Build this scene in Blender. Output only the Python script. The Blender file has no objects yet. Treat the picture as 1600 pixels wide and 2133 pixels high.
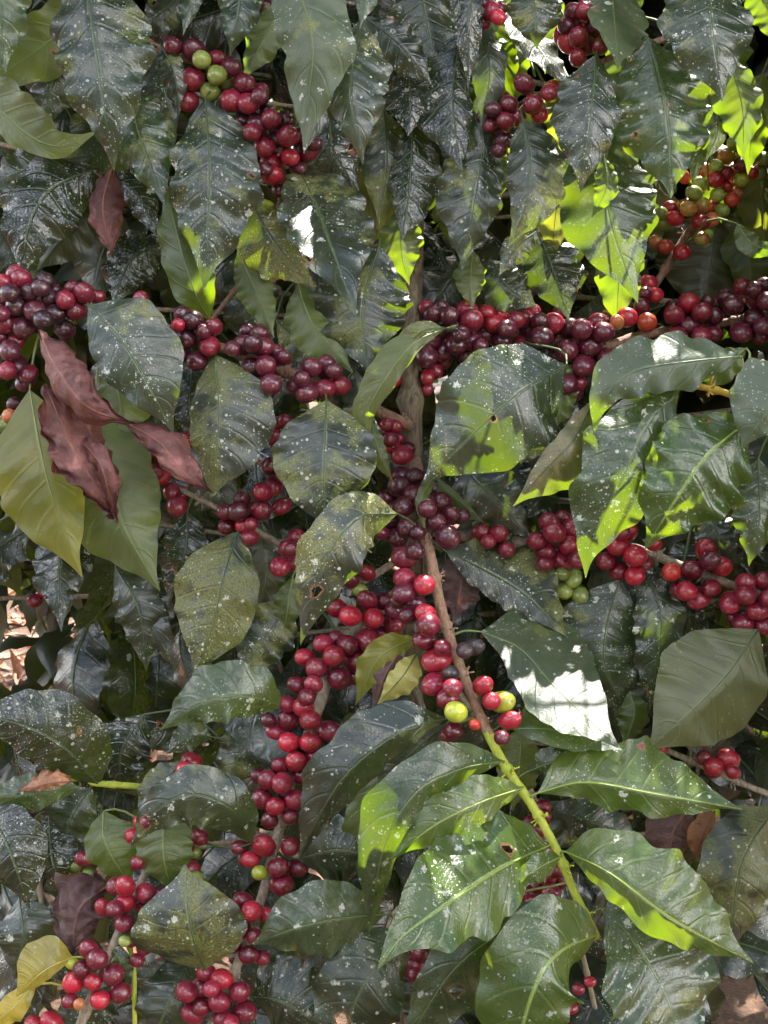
import bpy, math, random
import numpy as np
from mathutils import Vector, Matrix
from math import radians as R, pi
random.seed(7); rng = np.random.default_rng(7)
scene = bpy.context.scene

# ---------------------------------------------------------------- camera
CAM_H, PITCH, D0, WID = 1.55, 12.0, 1.15, 0.70
cd = bpy.data.cameras.new("camera"); cam = bpy.data.objects.new("camera", cd)
scene.collection.objects.link(cam); scene.camera = cam
cam.location = (0, 0, CAM_H); cam.rotation_euler = (R(90 - PITCH), 0, 0)
cd.sensor_fit = 'HORIZONTAL'; cd.sensor_width = 36; cd.lens = 36 * D0 / WID
cd.clip_start = 0.02; cd.clip_end = 400
cd.dof.use_dof = True; cd.dof.focus_distance = 1.10; cd.dof.aperture_fstop = 40
CM = Matrix.Translation((0, 0, CAM_H)) @ Matrix.Rotation(R(90 - PITCH), 4, 'X')
CMn = np.array(CM)
KPX = WID / 1600 / D0

# ---------------------------------------------------------------- world, sun, exposure
SUN_EL, SUN_AZ = 56.0, 22.0        # azimuth measured from straight ahead (+Y) towards the right (+X)
w = bpy.data.worlds.new("World"); scene.world = w; w.use_nodes = True
nt = w.node_tree; bg = nt.nodes['Background']
sky = nt.nodes.new('ShaderNodeTexSky'); sky.sky_type = 'NISHITA'; sky.sun_disc = False
sky.sun_elevation = R(SUN_EL); sky.sun_rotation = R(SUN_AZ); sky.air_density = 1.0; sky.dust_density = 2.5
tcw = nt.nodes.new('ShaderNodeTexCoord'); cl = nt.nodes.new('ShaderNodeTexNoise'); cl.inputs['Scale'].default_value = 1.9; cl.inputs['Detail'].default_value = 4
nt.links.new(tcw.outputs['Generated'], cl.inputs['Vector'])
cr = nt.nodes.new('ShaderNodeMapRange'); cr.interpolation_type = 'SMOOTHSTEP'; cr.inputs['From Min'].default_value = 0.53; cr.inputs['From Max'].default_value = 0.58
nt.links.new(cl.outputs['Fac'], cr.inputs['Value'])
cmx = nt.nodes.new('ShaderNodeMix'); cmx.data_type = 'RGBA'; nt.links.new(cr.outputs[0], cmx.inputs[0]); nt.links.new(sky.outputs[0], cmx.inputs[6]); cmx.inputs[7].default_value = (22.0, 21.2, 21.0, 1)   # white cloud patches added out of view to give the leaves bright sheen
nt.links.new(cmx.outputs[2], bg.inputs[0]); bg.inputs[1].default_value = 0.102
SUN = Vector((math.sin(R(SUN_AZ)) * math.cos(R(SUN_EL)), math.cos(R(SUN_AZ)) * math.cos(R(SUN_EL)), math.sin(R(SUN_EL))))
sd = bpy.data.lights.new("sun", 'SUN'); sd.energy = 5.0; sd.angle = R(0.5); sd.color = (1, 0.95, 0.87)
so = bpy.data.objects.new("sun", sd); scene.collection.objects.link(so)
so.rotation_euler = SUN.to_track_quat('Z', 'Y').to_euler(); so.location = SUN * 20
vs = scene.view_settings; vs.view_transform = 'Standard'; vs.look = 'None'; vs.exposure = 2.05; vs.gamma = 1
scene.cycles.max_bounces = 5; scene.cycles.diffuse_bounces = 3; scene.cycles.glossy_bounces = 2; scene.cycles.transmission_bounces = 4; scene.cycles.transparent_max_bounces = 8

# ---------------------------------------------------------------- helpers
def P(x, y, d=0.0):
    """point seen at photo pixel x, y standing d centimetres behind the plane of the shrub, world space"""
    D = D0 + d / 100
    return CM @ Vector(((x - 800) * KPX * D, (1066.5 - y) * KPX * D, -D))

def link(o, parent=None):
    scene.collection.objects.link(o)
    if parent: o.parent = parent
    return o

WPOS = {}
def mesh_obj(name, verts, faces, mats, parent=None, origin=None, uv=None, mi=None, smooth=True):
    """verts in world space; the object's origin is put at `origin`"""
    v = np.asarray(verts, float)
    org = np.array(origin if origin is not None else v.mean(0))
    me = bpy.data.meshes.new(name)
    me.from_pydata([tuple(p) for p in (v - org)], [], faces)
    for m in mats: me.materials.append(m)
    if mi is not None: me.polygons.foreach_set('material_index', mi)
    if smooth: me.polygons.foreach_set('use_smooth', [True] * len(me.polygons))
    if uv is not None:
        ul = me.uv_layers.new(name='UVMap'); idx = np.zeros(len(me.loops), int); me.loops.foreach_get('vertex_index', idx)
        ul.data.foreach_set('uv', np.asarray(uv, float)[idx].ravel())
    me.update()
    o = bpy.data.objects.new(name, me); link(o, parent)
    po = WPOS.get(parent.name, np.zeros(3)) if parent else np.zeros(3)
    o.location = tuple(org - po); WPOS[o.name] = org
    return o

def empty(name, loc):
    o = bpy.data.objects.new(name, None); link(o); o.location = loc; o.empty_display_size = 0.05
    WPOS[o.name] = np.array(loc, float); return o

def tag(o, label=None, cat=None, group=None, kind=None):
    if label: o['label'] = label
    if cat: o['category'] = cat
    if group: o['group'] = group
    if kind: o['kind'] = kind
    return o

def catmull(pts, n):
    p = np.asarray(pts, float); k = len(p)
    if k == 2: return p[0] + (p[1] - p[0]) * np.linspace(0, 1, n)[:, None]
    e = np.vstack([2 * p[0] - p[1], p, 2 * p[-1] - p[-2]])
    dense = []
    for i in range(k - 1):
        a, b, c, d = e[i], e[i+1], e[i+2], e[i+3]
        t = np.linspace(0, 1, 24, endpoint=False)[:, None]
        dense.append(0.5 * ((2*b) + (c-a)*t + (2*a-5*b+4*c-d)*t**2 + (-a+3*b-3*c+d)*t**3))
    dense = np.vstack(dense + [p[-1:]])
    s = np.r_[0, np.cumsum(np.linalg.norm(np.diff(dense, axis=0), axis=1))]
    u = np.linspace(0, s[-1], n)
    return np.stack([np.interp(u, s, dense[:, j]) for j in range(p.shape[1])], 1)

def tube(path, rad, seg=10, rough=0.0, nodes=None, cap=True):
    """path Nx3 world, rad N -> verts, faces"""
    path = np.asarray(path, float); n = len(path); rad = np.broadcast_to(rad, n).astype(float).copy()
    T = np.gradient(path, axis=0); T /= np.linalg.norm(T, axis=1)[:, None] + 1e-12
    up = np.array([0.31, 0.2, 0.93]); V = []; F = []
    a = np.cross(T[0], up); a /= np.linalg.norm(a)
    for i in range(n):
        a = a - T[i] * np.dot(a, T[i]); a /= np.linalg.norm(a); b = np.cross(T[i], a)
        for j in range(seg):
            th = 2*pi*j/seg
            r = rad[i] * (1 + rough * (math.sin(3*th + i*0.11) * 0.5 + (rng.random() - 0.5)))
            V.append(path[i] + r * (math.cos(th)*a + math.sin(th)*b))
    for i in range(n-1):
        for j in range(seg):
            k = (j+1) % seg
            F.append((i*seg+j, i*seg+k, (i+1)*seg+k, (i+1)*seg+j))
    if cap:
        F.append(tuple(range(seg))[::-1]); F.append(tuple((n-1)*seg + j for j in range(seg)))
    return V, F

# ---------------------------------------------------------------- materials
def new_mat(name):
    m = bpy.data.materials.new(name); m.use_nodes = True; m.node_tree.nodes.clear(); return m, m.node_tree
class NT:
    def __init__(s, t): s.t = t
    def n(s, typ, **k):
        nd = s.t.nodes.new(typ)
        for a, b in k.items(): setattr(nd, a, b)
        return nd
    def put(s, sock, val):
        if isinstance(val, bpy.types.NodeSocket): s.t.links.new(val, sock)
        else: sock.default_value = val
    def math(s, op, a, b=0.0, c=0.0, clamp=False):
        nd = s.n('ShaderNodeMath', operation=op, use_clamp=clamp)
        s.put(nd.inputs[0], a); s.put(nd.inputs[1], b)
        if op in ('MULTIPLY_ADD', 'WRAP', 'SMOOTH_MIN'): s.put(nd.inputs[2], c)
        return nd.outputs[0]
    def step(s, x, lo, hi, a=0.0, b=1.0):
        nd = s.n('ShaderNodeMapRange', interpolation_type='SMOOTHSTEP')
        s.put(nd.inputs['Value'], x)
        for k, v in zip(('From Min', 'From Max', 'To Min', 'To Max'), (lo, hi, a, b)): s.put(nd.inputs[k], v)
        return nd.outputs[0]
    def mix(s, f, a, b):
        nd = s.n('ShaderNodeMix', data_type='RGBA'); s.put(nd.inputs[0], f)
        s.put(nd.inputs[6], a if not isinstance(a, tuple) else (*a, 1)); s.put(nd.inputs[7], b if not isinstance(b, tuple) else (*b, 1))
        return nd.outputs[2]
    def noise(s, vec, scale, detail=3, rough=0.55, dist=0.0):
        nd = s.n('ShaderNodeTexNoise'); s.put(nd.inputs['Vector'], vec); s.put(nd.inputs['Scale'], scale)
        nd.inputs['Detail'].default_value = detail; nd.inputs['Roughness'].default_value = rough; nd.inputs['Distortion'].default_value = dist
        return nd.outputs['Fac']
    def vor(s, vec, scale, feature='F1', rnd=1.0):
        nd = s.n('ShaderNodeTexVoronoi', feature=feature); s.put(nd.inputs['Vector'], vec); s.put(nd.inputs['Scale'], scale)
        nd.inputs['Randomness'].default_value = rnd
        return nd
    def coords(s):
        tc = s.n('ShaderNodeTexCoord'); oi = s.n('ShaderNodeObjectInfo')
        cb = s.n('ShaderNodeCombineXYZ')
        s.put(cb.inputs[0], s.math('MULTIPLY', oi.outputs['Random'], 7.3)); s.put(cb.inputs[1], s.math('MULTIPLY', oi.outputs['Random'], 3.1)); s.put(cb.inputs[2], s.math('MULTIPLY', oi.outputs['Random'], 11.7))
        ad = s.n('ShaderNodeVectorMath', operation='ADD'); s.put(ad.inputs[0], tc.outputs['Object']); s.put(ad.inputs[1], cb.outputs[0])
        return tc, oi, ad.outputs[0]

def leaf_mat(name, top, top2, under, moss=0.0, speck=0.5, lichen=0.3, rough=0.34, trans=0.11, tcol=(0.34, 0.56, 0.01),
             holes=0.12, yellow=0.0, mosscol=(0.13, 0.135, 0.028), coat=0.0, vein=(0.07, 0.10, 0.04), bump=0.35):
    m, t = new_mat(name); s = NT(t)
    tc, oi, vec = s.coords()
    sx = s.n('ShaderNodeSeparateXYZ'); s.put(sx.inputs[0], tc.outputs['UV'])
    a = s.math('ABSOLUTE', s.math('MULTIPLY_ADD', sx.outputs[0], 2.0, -1.0)); v = sx.outputs[1]
    geo = s.n('ShaderNodeNewGeometry'); back = geo.outputs['Backfacing']
    rnd = oi.outputs['Random']
    # lateral veins: distance to the nearest vein line
    sv = s.math('SUBTRACT', v, s.math('MULTIPLY', s.math('POWER', a, 1.25), 0.15))
    fr = s.math('ABSOLUTE', s.math('SUBTRACT', s.math('FRACT', s.math('MULTIPLY', sv, 8.0)), 0.5))   # 0.5 at the vein
    lat = s.math('MULTIPLY', s.step(fr, 0.476, 0.497), s.step(a, 0.98, 0.6))
    mid = s.step(a, 0.055, 0.02)
    n1 = s.noise(vec, 28, 3); n2 = s.noise(vec, 120, 3)
    col = s.mix(s.step(n1, 0.3, 0.7), top, top2)
    col = s.mix(s.math('MULTIPLY', s.step(n2, 0.35, 0.75), 0.25), col, tuple(c * 1.5 for c in top2))
    col = s.mix(s.math('MULTIPLY', lat, 0.40), col, vein)
    col = s.mix(s.math('MULTIPLY', mid, 0.9), col, vein)
    if yellow > 0:
        ye = s.math('MULTIPLY', s.step(s.math('ADD', s.noise(vec, 18, 2), s.math('MULTIPLY', v, 0.30)), 0.62, 0.82), yellow)
        col = s.mix(ye, col, (0.42, 0.34, 0.04))
    mossf = 0.0
    # moss / algae: patches made of grains
    if moss > 0:
        big = s.step(s.noise(vec, 18, 5, 0.68), 0.62 - 0.20 * moss, 0.70 - 0.18 * moss)
        gr = s.step(s.noise(vec, 650, 4, 0.8), 0.42, 0.54)
        mossf = s.math('MULTIPLY', big, gr)
        mc = s.mix(s.noise(vec, 60, 2), mosscol, tuple(c * 1.9 for c in mosscol))
        col = s.mix(s.math('MULTIPLY', mossf, 0.85), col, mc)
    # white specks and lichen rosettes
    dense = s.step(s.noise(vec, 14, 2), 0.60 - 0.25 * speck, 0.80 - 0.25 * speck)
    vo = s.vor(vec, 250); sr = s.n('ShaderNodeSeparateColor'); s.put(sr.inputs[0], vo.outputs['Color'])
    spk = s.math('MULTIPLY', s.math('LESS_THAN', vo.outputs['Distance'], s.math('MULTIPLY_ADD', s.math('POWER', sr.outputs[0], 5.0), 0.34, 0.10)), s.math('GREATER_THAN', sr.outputs[1], s.math('MULTIPLY_ADD', s.noise(vec, 26, 4, 0.7), 3.0, s.math('MULTIPLY_ADD', rnd, 0.5, -1.05))))
    vo1 = s.vor(vec, 480); s1 = s.n('ShaderNodeSeparateColor'); s.put(s1.inputs[0], vo1.outputs['Color'])
    spk1 = s.math('MULTIPLY', s.math('LESS_THAN', vo1.outputs['Distance'], s.math('MULTIPLY', s1.outputs[0], 0.34)), s.math('MULTIPLY', s.math('GREATER_THAN', dense, 0.4), s.step(s1.outputs[1], 0.35, 0.4)))
    vo2 = s.vor(vec, 75); s2 = s.n('ShaderNodeSeparateColor'); s.put(s2.inputs[0], vo2.outputs['Color'])
    fray = s.noise(vec, 420, 3, 0.7)
    rad = s.math('ADD', s.math('MULTIPLY', s2.outputs[0], 0.26), s.math('MULTIPLY', s.math('SUBTRACT', fray, 0.5), 0.95))
    lic = s.math('MULTIPLY', s.math('LESS_THAN', vo2.outputs['Distance'], rad), s.math('GREATER_THAN', s2.outputs[1], 1.0 - 0.55 * lichen))
    marks = s.math('MAXIMUM', s.math('MAXIMUM', s.math('MULTIPLY', spk, min(1, speck * 1.5)), spk1), lic)
    if speck < 0.05: marks = lic if lichen > 0 else s.math('MULTIPLY', spk, 0.0)
    marks = s.math('MULTIPLY', marks, s.math('SUBTRACT', 1.0, back))
    col = s.mix(s.math('MULTIPLY', marks, s.math('MULTIPLY_ADD', fray, 0.9, 0.25), clamp=True), col, (0.58, 0.60, 0.52))
    film = s.math('MULTIPLY', s.step(s.noise(vec, 45, 5, 0.75), 0.52, 0.72), s.math('MULTIPLY', s.math('SUBTRACT', 1.0, back), (0.6 if moss < 0.5 else 0.2) * speck))
    col = s.mix(film, col, (0.13, 0.14, 0.10))
    # holes with a brown rim
    vo3 = s.vor(vec, 34); s3 = s.n('ShaderNodeSeparateColor'); s.put(s3.inputs[0], vo3.outputs['Color'])
    dd = s.math('ADD', vo3.outputs['Distance'], s.math('MULTIPLY', s.math('SUBTRACT', s.noise(vec, 160, 2), 0.5), 0.30))
    sel = s.math('GREATER_THAN', s3.outputs[2], 1.0 - holes)
    hr = s.math('MULTIPLY_ADD', s3.outputs[0], 0.22, 0.02)
    hole = s.math('MULTIPLY', sel, s.math('LESS_THAN', dd, hr))
    rim = s.math('MULTIPLY', sel, s.math('LESS_THAN', dd, s.math('ADD', hr, 0.06)))
    col = s.mix(rim, col, (0.19, 0.09, 0.045))
    # underside
    ucol = s.mix(s.step(n1, 0.3, 0.7), under, tuple(c * 1.25 for c in under))
    ucol = s.mix(s.math('MULTIPLY', s.math('MAXIMUM', mid, s.math('MULTIPLY', lat, 0.8)), 0.8), ucol, tuple(min(1, c * 2.2 + 0.02) for c in under))
    ucol = s.mix(rim, ucol, (0.19, 0.09, 0.045))
    if yellow > 0: ucol = s.mix(ye, ucol, (0.30, 0.23, 0.04))
    ust = s.math('MULTIPLY', s.step(s.noise(vec, 38, 5, 0.7), 0.58, 0.72), 0.55)
    ucol = s.mix(ust, ucol, tuple(c * f for c, f in zip(under, (0.75, 0.55, 0.5))))
    udot = s.math('MULTIPLY', s.math('LESS_THAN', vo.outputs['Distance'], 0.16), s.math('GREATER_THAN', sr.outputs[1], 0.86))
    ucol = s.mix(s.math('MULTIPLY', udot, 0.8), ucol, (0.14, 0.09, 0.05))
    ucol = s.mix(s.math('MULTIPLY', spk1, 0.55), ucol, (0.36, 0.38, 0.26))
    full = s.mix(back, col, ucol)
    hs = s.n('ShaderNodeHueSaturation'); s.put(hs.inputs['Color'], full)
    s.put(hs.inputs['Value'], s.math('MULTIPLY_ADD', rnd, 0.5, 0.75)); s.put(hs.inputs['Hue'], s.math('MULTIPLY_ADD', rnd, -0.03, 0.515))
    # bump: fine leather grain, veins
    ret = s.vor(vec, 330, 'DISTANCE_TO_EDGE').outputs['Distance']
    hgt = s.math('ADD', s.math('MULTIPLY', s.step(ret, 0.0, 0.25), 0.18), s.math('MULTIPLY', s.noise(vec, 75, 3), 1.6))
    hgt = s.math('SUBTRACT', hgt, s.math('MULTIPLY', s.math('MAXIMUM', s.step(fr, 0.40, 0.5), mid), 0.8))
    hgt = s.math('ADD', hgt, s.math('MULTIPLY', marks, 0.3))
    bp = s.n('ShaderNodeBump'); bp.inputs['Strength'].default_value = bump; bp.inputs['Distance'].default_value = 0.0012
    s.put(bp.inputs['Height'], hgt)
    bs = s.n('ShaderNodeBsdfPrincipled')
    s.put(bs.inputs['Base Color'], hs.outputs[0]); s.put(bs.inputs['Normal'], bp.outputs[0])
    rg = s.math('ADD', rough - 0.16, s.math('MULTIPLY', s.noise(vec, 90, 4, 0.7), 0.20))
    rg = s.math('MAXIMUM', rg, s.math('MULTIPLY', marks, 0.75))
    if moss > 0: rg = s.math('MAXIMUM', rg, s.math('MULTIPLY', mossf, 0.8))
    rg = s.math('MAXIMUM', rg, s.math('MULTIPLY', back, 0.42))
    s.put(bs.inputs['Roughness'], rg); bs.inputs['IOR'].default_value = 1.5
    bs.inputs['Specular IOR Level'].default_value = 0.80
    tr = s.n('ShaderNodeBsdfTranslucent')
    tc2 = s.mix(s.math('MULTIPLY', s.math('MAXIMUM', mid, lat), 0.6), tcol, tuple(c * 0.5 for c in tcol))
    tc2 = s.mix(s.step(n1, 0.35, 0.75), tc2, (tcol[0]*1.25, tcol[1]*1.0, tcol[2]))
    s.put(tr.inputs[0], tc2)
    mx = s.n('ShaderNodeMixShader'); mx.inputs[0].default_value = trans
    s.t.links.new(bs.outputs[0], mx.inputs[1]); s.t.links.new(tr.outputs[0], mx.inputs[2])
    tp = s.n('ShaderNodeBsdfTransparent'); mh = s.n('ShaderNodeMixShader')
    s.put(mh.inputs[0], hole); s.t.links.new(mx.outputs[0], mh.inputs[1]); s.t.links.new(tp.outputs[0], mh.inputs[2])
    out = s.n('ShaderNodeOutputMaterial'); s.t.links.new(mh.outputs[0], out.inputs[0])
    return m

DK, DK2, UN = (0.013, 0.019, 0.012), (0.024, 0.033, 0.020), (0.075, 0.100, 0.022)
ML = {
 'dark':  leaf_mat('leaf_dark_green', DK, DK2, UN, speck=0.6, lichen=0.40, rough=0.36, moss=0.25),
 'gloss': leaf_mat('leaf_dark_glossy', (0.010,0.014,0.010), (0.018,0.024,0.016), UN, speck=0.7, lichen=0.30, rough=0.25, bump=0.6),
 'shade': leaf_mat('leaf_shade_darkened', (0.009,0.013,0.008), (0.017,0.023,0.014), UN, speck=0.25, lichen=0.08, rough=0.34, trans=0.08),  # dark leaf for the trees behind, interior shade put into its colour
 'shadegloss': leaf_mat('leaf_shade_darkened_glossy', (0.008,0.011,0.008), (0.014,0.018,0.012), UN, speck=0.35, lichen=0.08, rough=0.27, trans=0.06),  # glossy version, darkened for shade in the same way
 'mossy': leaf_mat('leaf_dark_with_algae', DK, DK2, UN, moss=0.85, speck=0.7, lichen=0.3, rough=0.42),
 'lichen': leaf_mat('leaf_dark_with_lichen', (0.015,0.024,0.013), (0.028,0.042,0.022), UN, moss=0.30, speck=0.85, lichen=0.95, rough=0.36),
 'mid':   leaf_mat('leaf_mid_green', (0.022,0.040,0.017), (0.038,0.062,0.027), (0.09,0.13,0.026), speck=0.6, lichen=0.6, rough=0.34, trans=0.2, moss=0.15),
 'pale':  leaf_mat('leaf_pale_green', (0.034,0.054,0.026), (0.058,0.082,0.040), (0.10,0.14,0.035), speck=0.7, lichen=0.5, rough=0.56, trans=0.2, moss=0.15),
 'young': leaf_mat('leaf_young_green', (0.036,0.066,0.014), (0.060,0.095,0.022), (0.12,0.17,0.03), speck=0.5, lichen=0.75, rough=0.31, trans=0.24, vein=(0.27,0.36,0.09)),
 'under': leaf_mat('leaf_olive_underside', DK, DK2, (0.070,0.092,0.020), speck=0.5, lichen=0.0, rough=0.4, trans=0.30),
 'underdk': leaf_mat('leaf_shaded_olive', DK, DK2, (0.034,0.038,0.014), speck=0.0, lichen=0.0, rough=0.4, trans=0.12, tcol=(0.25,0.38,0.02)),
 'oliveund': leaf_mat('leaf_deep_olive_underside', DK, DK2, (0.048,0.058,0.016), speck=0.4, lichen=0.4, rough=0.4, trans=0.28, holes=0.1),
 'underpale': leaf_mat('leaf_pale_underside', DK, DK2, (0.085,0.105,0.034), speck=0.5, lichen=0.0, rough=0.4, trans=0.38),
 'yellow': leaf_mat('leaf_yellowing', (0.16,0.16,0.04), (0.30,0.25,0.05), (0.34,0.34,0.07), speck=0.3, lichen=0.2, rough=0.4, trans=0.36, tcol=(0.6,0.52,0.05), yellow=0.9, holes=0.15),
 'olive': leaf_mat('leaf_brownish_algae', (0.05,0.055,0.022), (0.09,0.085,0.035), (0.10,0.10,0.04), moss=0.9, speck=0.7, lichen=0.2, rough=0.5, trans=0.2, mosscol=(0.15,0.12,0.05)),
 'paleyellow': leaf_mat('leaf_pale_yellow', (0.40,0.38,0.10), (0.50,0.45,0.14), (0.45,0.42,0.12), speck=0.2, lichen=0.2, rough=0.4, trans=0.4, tcol=(0.7,0.65,0.1)),
 'ylunder': leaf_mat('leaf_yellow_green_underside', DK, DK2, (0.15,0.155,0.026), speck=0.5, lichen=0.0, rough=0.4, trans=0.4, tcol=(0.5,0.6,0.03), yellow=0.5),
}
def dead_mat(name, a, b, c):
    m, t = new_mat(name); s = NT(t); tc, oi, vec = s.coords()
    sx = s.n('ShaderNodeSeparateXYZ'); s.put(sx.inputs[0], tc.outputs['UV'])
    aa = s.math('ABSOLUTE', s.math('MULTIPLY_ADD', sx.outputs[0], 2.0, -1.0)); v = sx.outputs[1]
    sv = s.math('SUBTRACT', v, s.math('MULTIPLY', aa, 0.15))
    fr = s.math('ABSOLUTE', s.math('SUBTRACT', s.math('FRACT', s.math('MULTIPLY', sv, 8.0)), 0.5))
    lat = s.step(fr, 0.46, 0.5); mid = s.step(aa, 0.06, 0.02)
    col = s.mix(s.step(s.noise(vec, 35, 4), 0.3, 0.7), a, b)
    col = s.mix(s.step(s.noise(vec, 90, 4, 0.7), 0.55, 0.75), col, c)
    col = s.mix(s.math('MULTIPLY', s.math('MAXIMUM', mid, lat), 0.5), col, tuple(x * 1.7 for x in b))
    col = s.mix(s.math('MULTIPLY', s.step(s.noise(vec, 24, 4, 0.6), 0.56, 0.68), 0.7), col, tuple(x * 2.2 + 0.02 for x in b))
    bp = s.n('ShaderNodeBump'); bp.inputs['Strength'].default_value = 0.8; bp.inputs['Distance'].default_value = 0.002
    s.put(bp.inputs['Height'], s.math('ADD', s.math('MULTIPLY', s.noise(vec, 70, 6, 0.7, 0.8), 2.0), s.math('MULTIPLY', s.math('MAXIMUM', lat, mid), 0.35)))
    bs = s.n('ShaderNodeBsdfPrincipled'); s.put(bs.inputs['Base Color'], col); s.put(bs.inputs['Normal'], bp.outputs[0])
    s.put(bs.inputs['Roughness'], s.math('MULTIPLY_ADD', s.noise(vec, 60), 0.35, 0.35))
    tr = s.n('ShaderNodeBsdfTranslucent'); tr.inputs[0].default_value = (0.35, 0.10, 0.03, 1)
    mx = s.n('ShaderNodeMixShader'); mx.inputs[0].default_value = 0.15
    t.links.new(bs.outputs[0], mx.inputs[1]); t.links.new(tr.outputs[0], mx.inputs[2])
    out = s.n('ShaderNodeOutputMaterial'); t.links.new(mx.outputs[0], out.inputs[0]); return m
ML['dead'] = dead_mat('dead_leaf_red_brown', (0.085,0.030,0.028), (0.21,0.085,0.072), (0.035,0.015,0.016))
ML['deadtan'] = dead_mat('dead_leaf_tan', (0.19,0.085,0.04), (0.30,0.14,0.07), (0.08,0.035,0.02))
ML['deadpurple'] = dead_mat('dead_leaf_purple_brown', (0.07,0.035,0.035), (0.12,0.07,0.065), (0.035,0.02,0.02))

def bark_mat(name, a, b, c, scale=1.0, moss=0.3):
    m, t = new_mat(name); s = NT(t); tc, oi, vec = s.coords()
    mp = s.n('ShaderNodeMapping'); s.put(mp.inputs[0], vec); mp.inputs['Scale'].default_value = (1, 1, 0.22)
    st = s.noise(mp.outputs[0], 260 * scale, 5, 0.65, 0.6)
    col = s.mix(s.step(st, 0.35, 0.65), a, b)
    col = s.mix(s.math('MULTIPLY', s.step(s.noise(vec, 60, 4), 0.55, 0.7), moss), col, c)
    bp = s.n('ShaderNodeBump'); bp.inputs['Strength'].default_value = 0.9; bp.inputs['Distance'].default_value = 0.0018
    s.put(bp.inputs['Height'], s.math('ADD', st, s.math('MULTIPLY', s.noise(vec, 900, 2), 0.25)))
    bs = s.n('ShaderNodeBsdfPrincipled'); s.put(bs.inputs['Base Color'], col); s.put(bs.inputs['Normal'], bp.outputs[0])
    bs.inputs['Roughness'].default_value = 0.7
    out = s.n('ShaderNodeOutputMaterial'); t.links.new(bs.outputs[0], out.inputs[0]); return m
BK_TRUNK = bark_mat('bark_trunk', (0.06,0.042,0.028), (0.20,0.155,0.10), (0.15,0.15,0.05), 0.8, 0.6)
BK_TWIG = bark_mat('bark_brown_twig', (0.17,0.085,0.055), (0.30,0.17,0.11), (0.30,0.27,0.16), 1.5, 0.4)
BK_GREY = bark_mat('bark_grey_twig', (0.20,0.15,0.11), (0.36,0.30,0.22), (0.22,0.21,0.09), 1.5, 0.5)
BK_RED = bark_mat('bark_reddish_shoot', (0.22,0.115,0.065), (0.34,0.21,0.13), (0.26,0.25,0.11), 1.5, 0.4)
BK_GREEN = bark_mat('bark_green_shoot', (0.28,0.34,0.03), (0.42,0.44,0.05), (0.20,0.26,0.03), 0.7, 0.5)
BK_YEL = bark_mat('bark_yellow_twig', (0.42,0.26,0.03), (0.50,0.34,0.06), (0.25,0.14,0.05), 0.7, 0.4)

def cherry_mat(name, a, b, rough=0.25, blush=None, dust=0.5, sss=0.12):
    m, t = new_mat(name); s = NT(t); tc, oi, vec = s.coords(); rnd = oi.outputs['Random']
    sx = s.n('ShaderNodeSeparateXYZ'); s.put(sx.inputs[0], tc.outputs['UV'])          # V = 1 at the navel end
    col = s.mix(rnd, a, b)
    col = s.mix(s.math('MULTIPLY', s.step(s.noise(vec, 90, 3), 0.45, 0.75), 0.45), col, tuple(min(1, c*1.7) for c in b))
    if blush: col = s.mix(s.step(s.math('ADD', s.noise(vec, 45, 2), s.math('MULTIPLY', sx.outputs[1], 0.35)), 0.52, 0.85), col, blush)
    nav = s.math('MULTIPLY', s.step(sx.outputs[1], 0.952, 0.962), s.step(sx.outputs[1], 0.985, 0.97))
    col = s.mix(s.math('MULTIPLY', nav, 0.75), col, (0.30, 0.16, 0.09))
    col = s.mix(s.math('MULTIPLY', s.step(sx.outputs[1], 0.975, 0.99), 0.6), col, (0.10, 0.05, 0.03))
    gr = s.math('MULTIPLY', s.math('MULTIPLY', s.step(s.noise(vec, 1500, 3, 0.7), 0.52, 0.66), s.step(s.noise(vec, 110, 3), 0.34, 0.58)), dust)
    vo = s.vor(vec, 420); s1 = s.n('ShaderNodeSeparateColor'); s.put(s1.inputs[0], vo.outputs['Color'])
    sp = s.math('MULTIPLY', s.math('LESS_THAN', vo.outputs['Distance'], s.math('MULTIPLY', s1.outputs[0], 0.24)), s.math('GREATER_THAN', s1.outputs[1], 0.80))
    mk = s.math('MAXIMUM', s.math('MULTIPLY', gr, 0.35), s.math('MULTIPLY', sp, 0.75))
    col = s.mix(mk, col, (0.50, 0.42, 0.33))
    scar = s.math('MULTIPLY', s.step(s.noise(vec, 130, 4, 0.6, 1.0), 0.70, 0.74), s.math('GREATER_THAN', rnd, 0.6))
    col = s.mix(scar, col, (0.20, 0.10, 0.06))
    hs = s.n('ShaderNodeHueSaturation'); s.put(hs.inputs['Color'], col)
    s.put(hs.inputs['Value'], s.math('MULTIPLY_ADD', s.math('FRACT', s.math('MULTIPLY', rnd, 17.0)), 0.6, 0.7))
    bp = s.n('ShaderNodeBump'); bp.inputs['Strength'].default_value = 0.35; bp.inputs['Distance'].default_value = 0.0006
    s.put(bp.inputs['Height'], s.math('ADD', s.noise(vec, 150, 3), s.math('MULTIPLY', nav, 1.2)))
    bs = s.n('ShaderNodeBsdfPrincipled'); s.put(bs.inputs['Base Color'], hs.outputs[0]); s.put(bs.inputs['Normal'], bp.outputs[0])
    s.put(bs.inputs['Roughness'], s.math('MAXIMUM', s.math('MULTIPLY_ADD', s.noise(vec, 260, 3), 0.2, rough - 0.05), s.math('MULTIPLY', mk, 0.8)))
    bs.inputs['Coat Weight'].default_value = 0.35; bs.inputs['Coat Roughness'].default_value = 0.10; bs.inputs['Subsurface Weight'].default_value = sss; bs.inputs['Subsurface Radius'].default_value = (0.004, 0.0012, 0.0008); bs.inputs['Subsurface Scale'].default_value = 1.0
    out = s.n('ShaderNodeOutputMaterial'); t.links.new(bs.outputs[0], out.inputs[0]); return m
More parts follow.
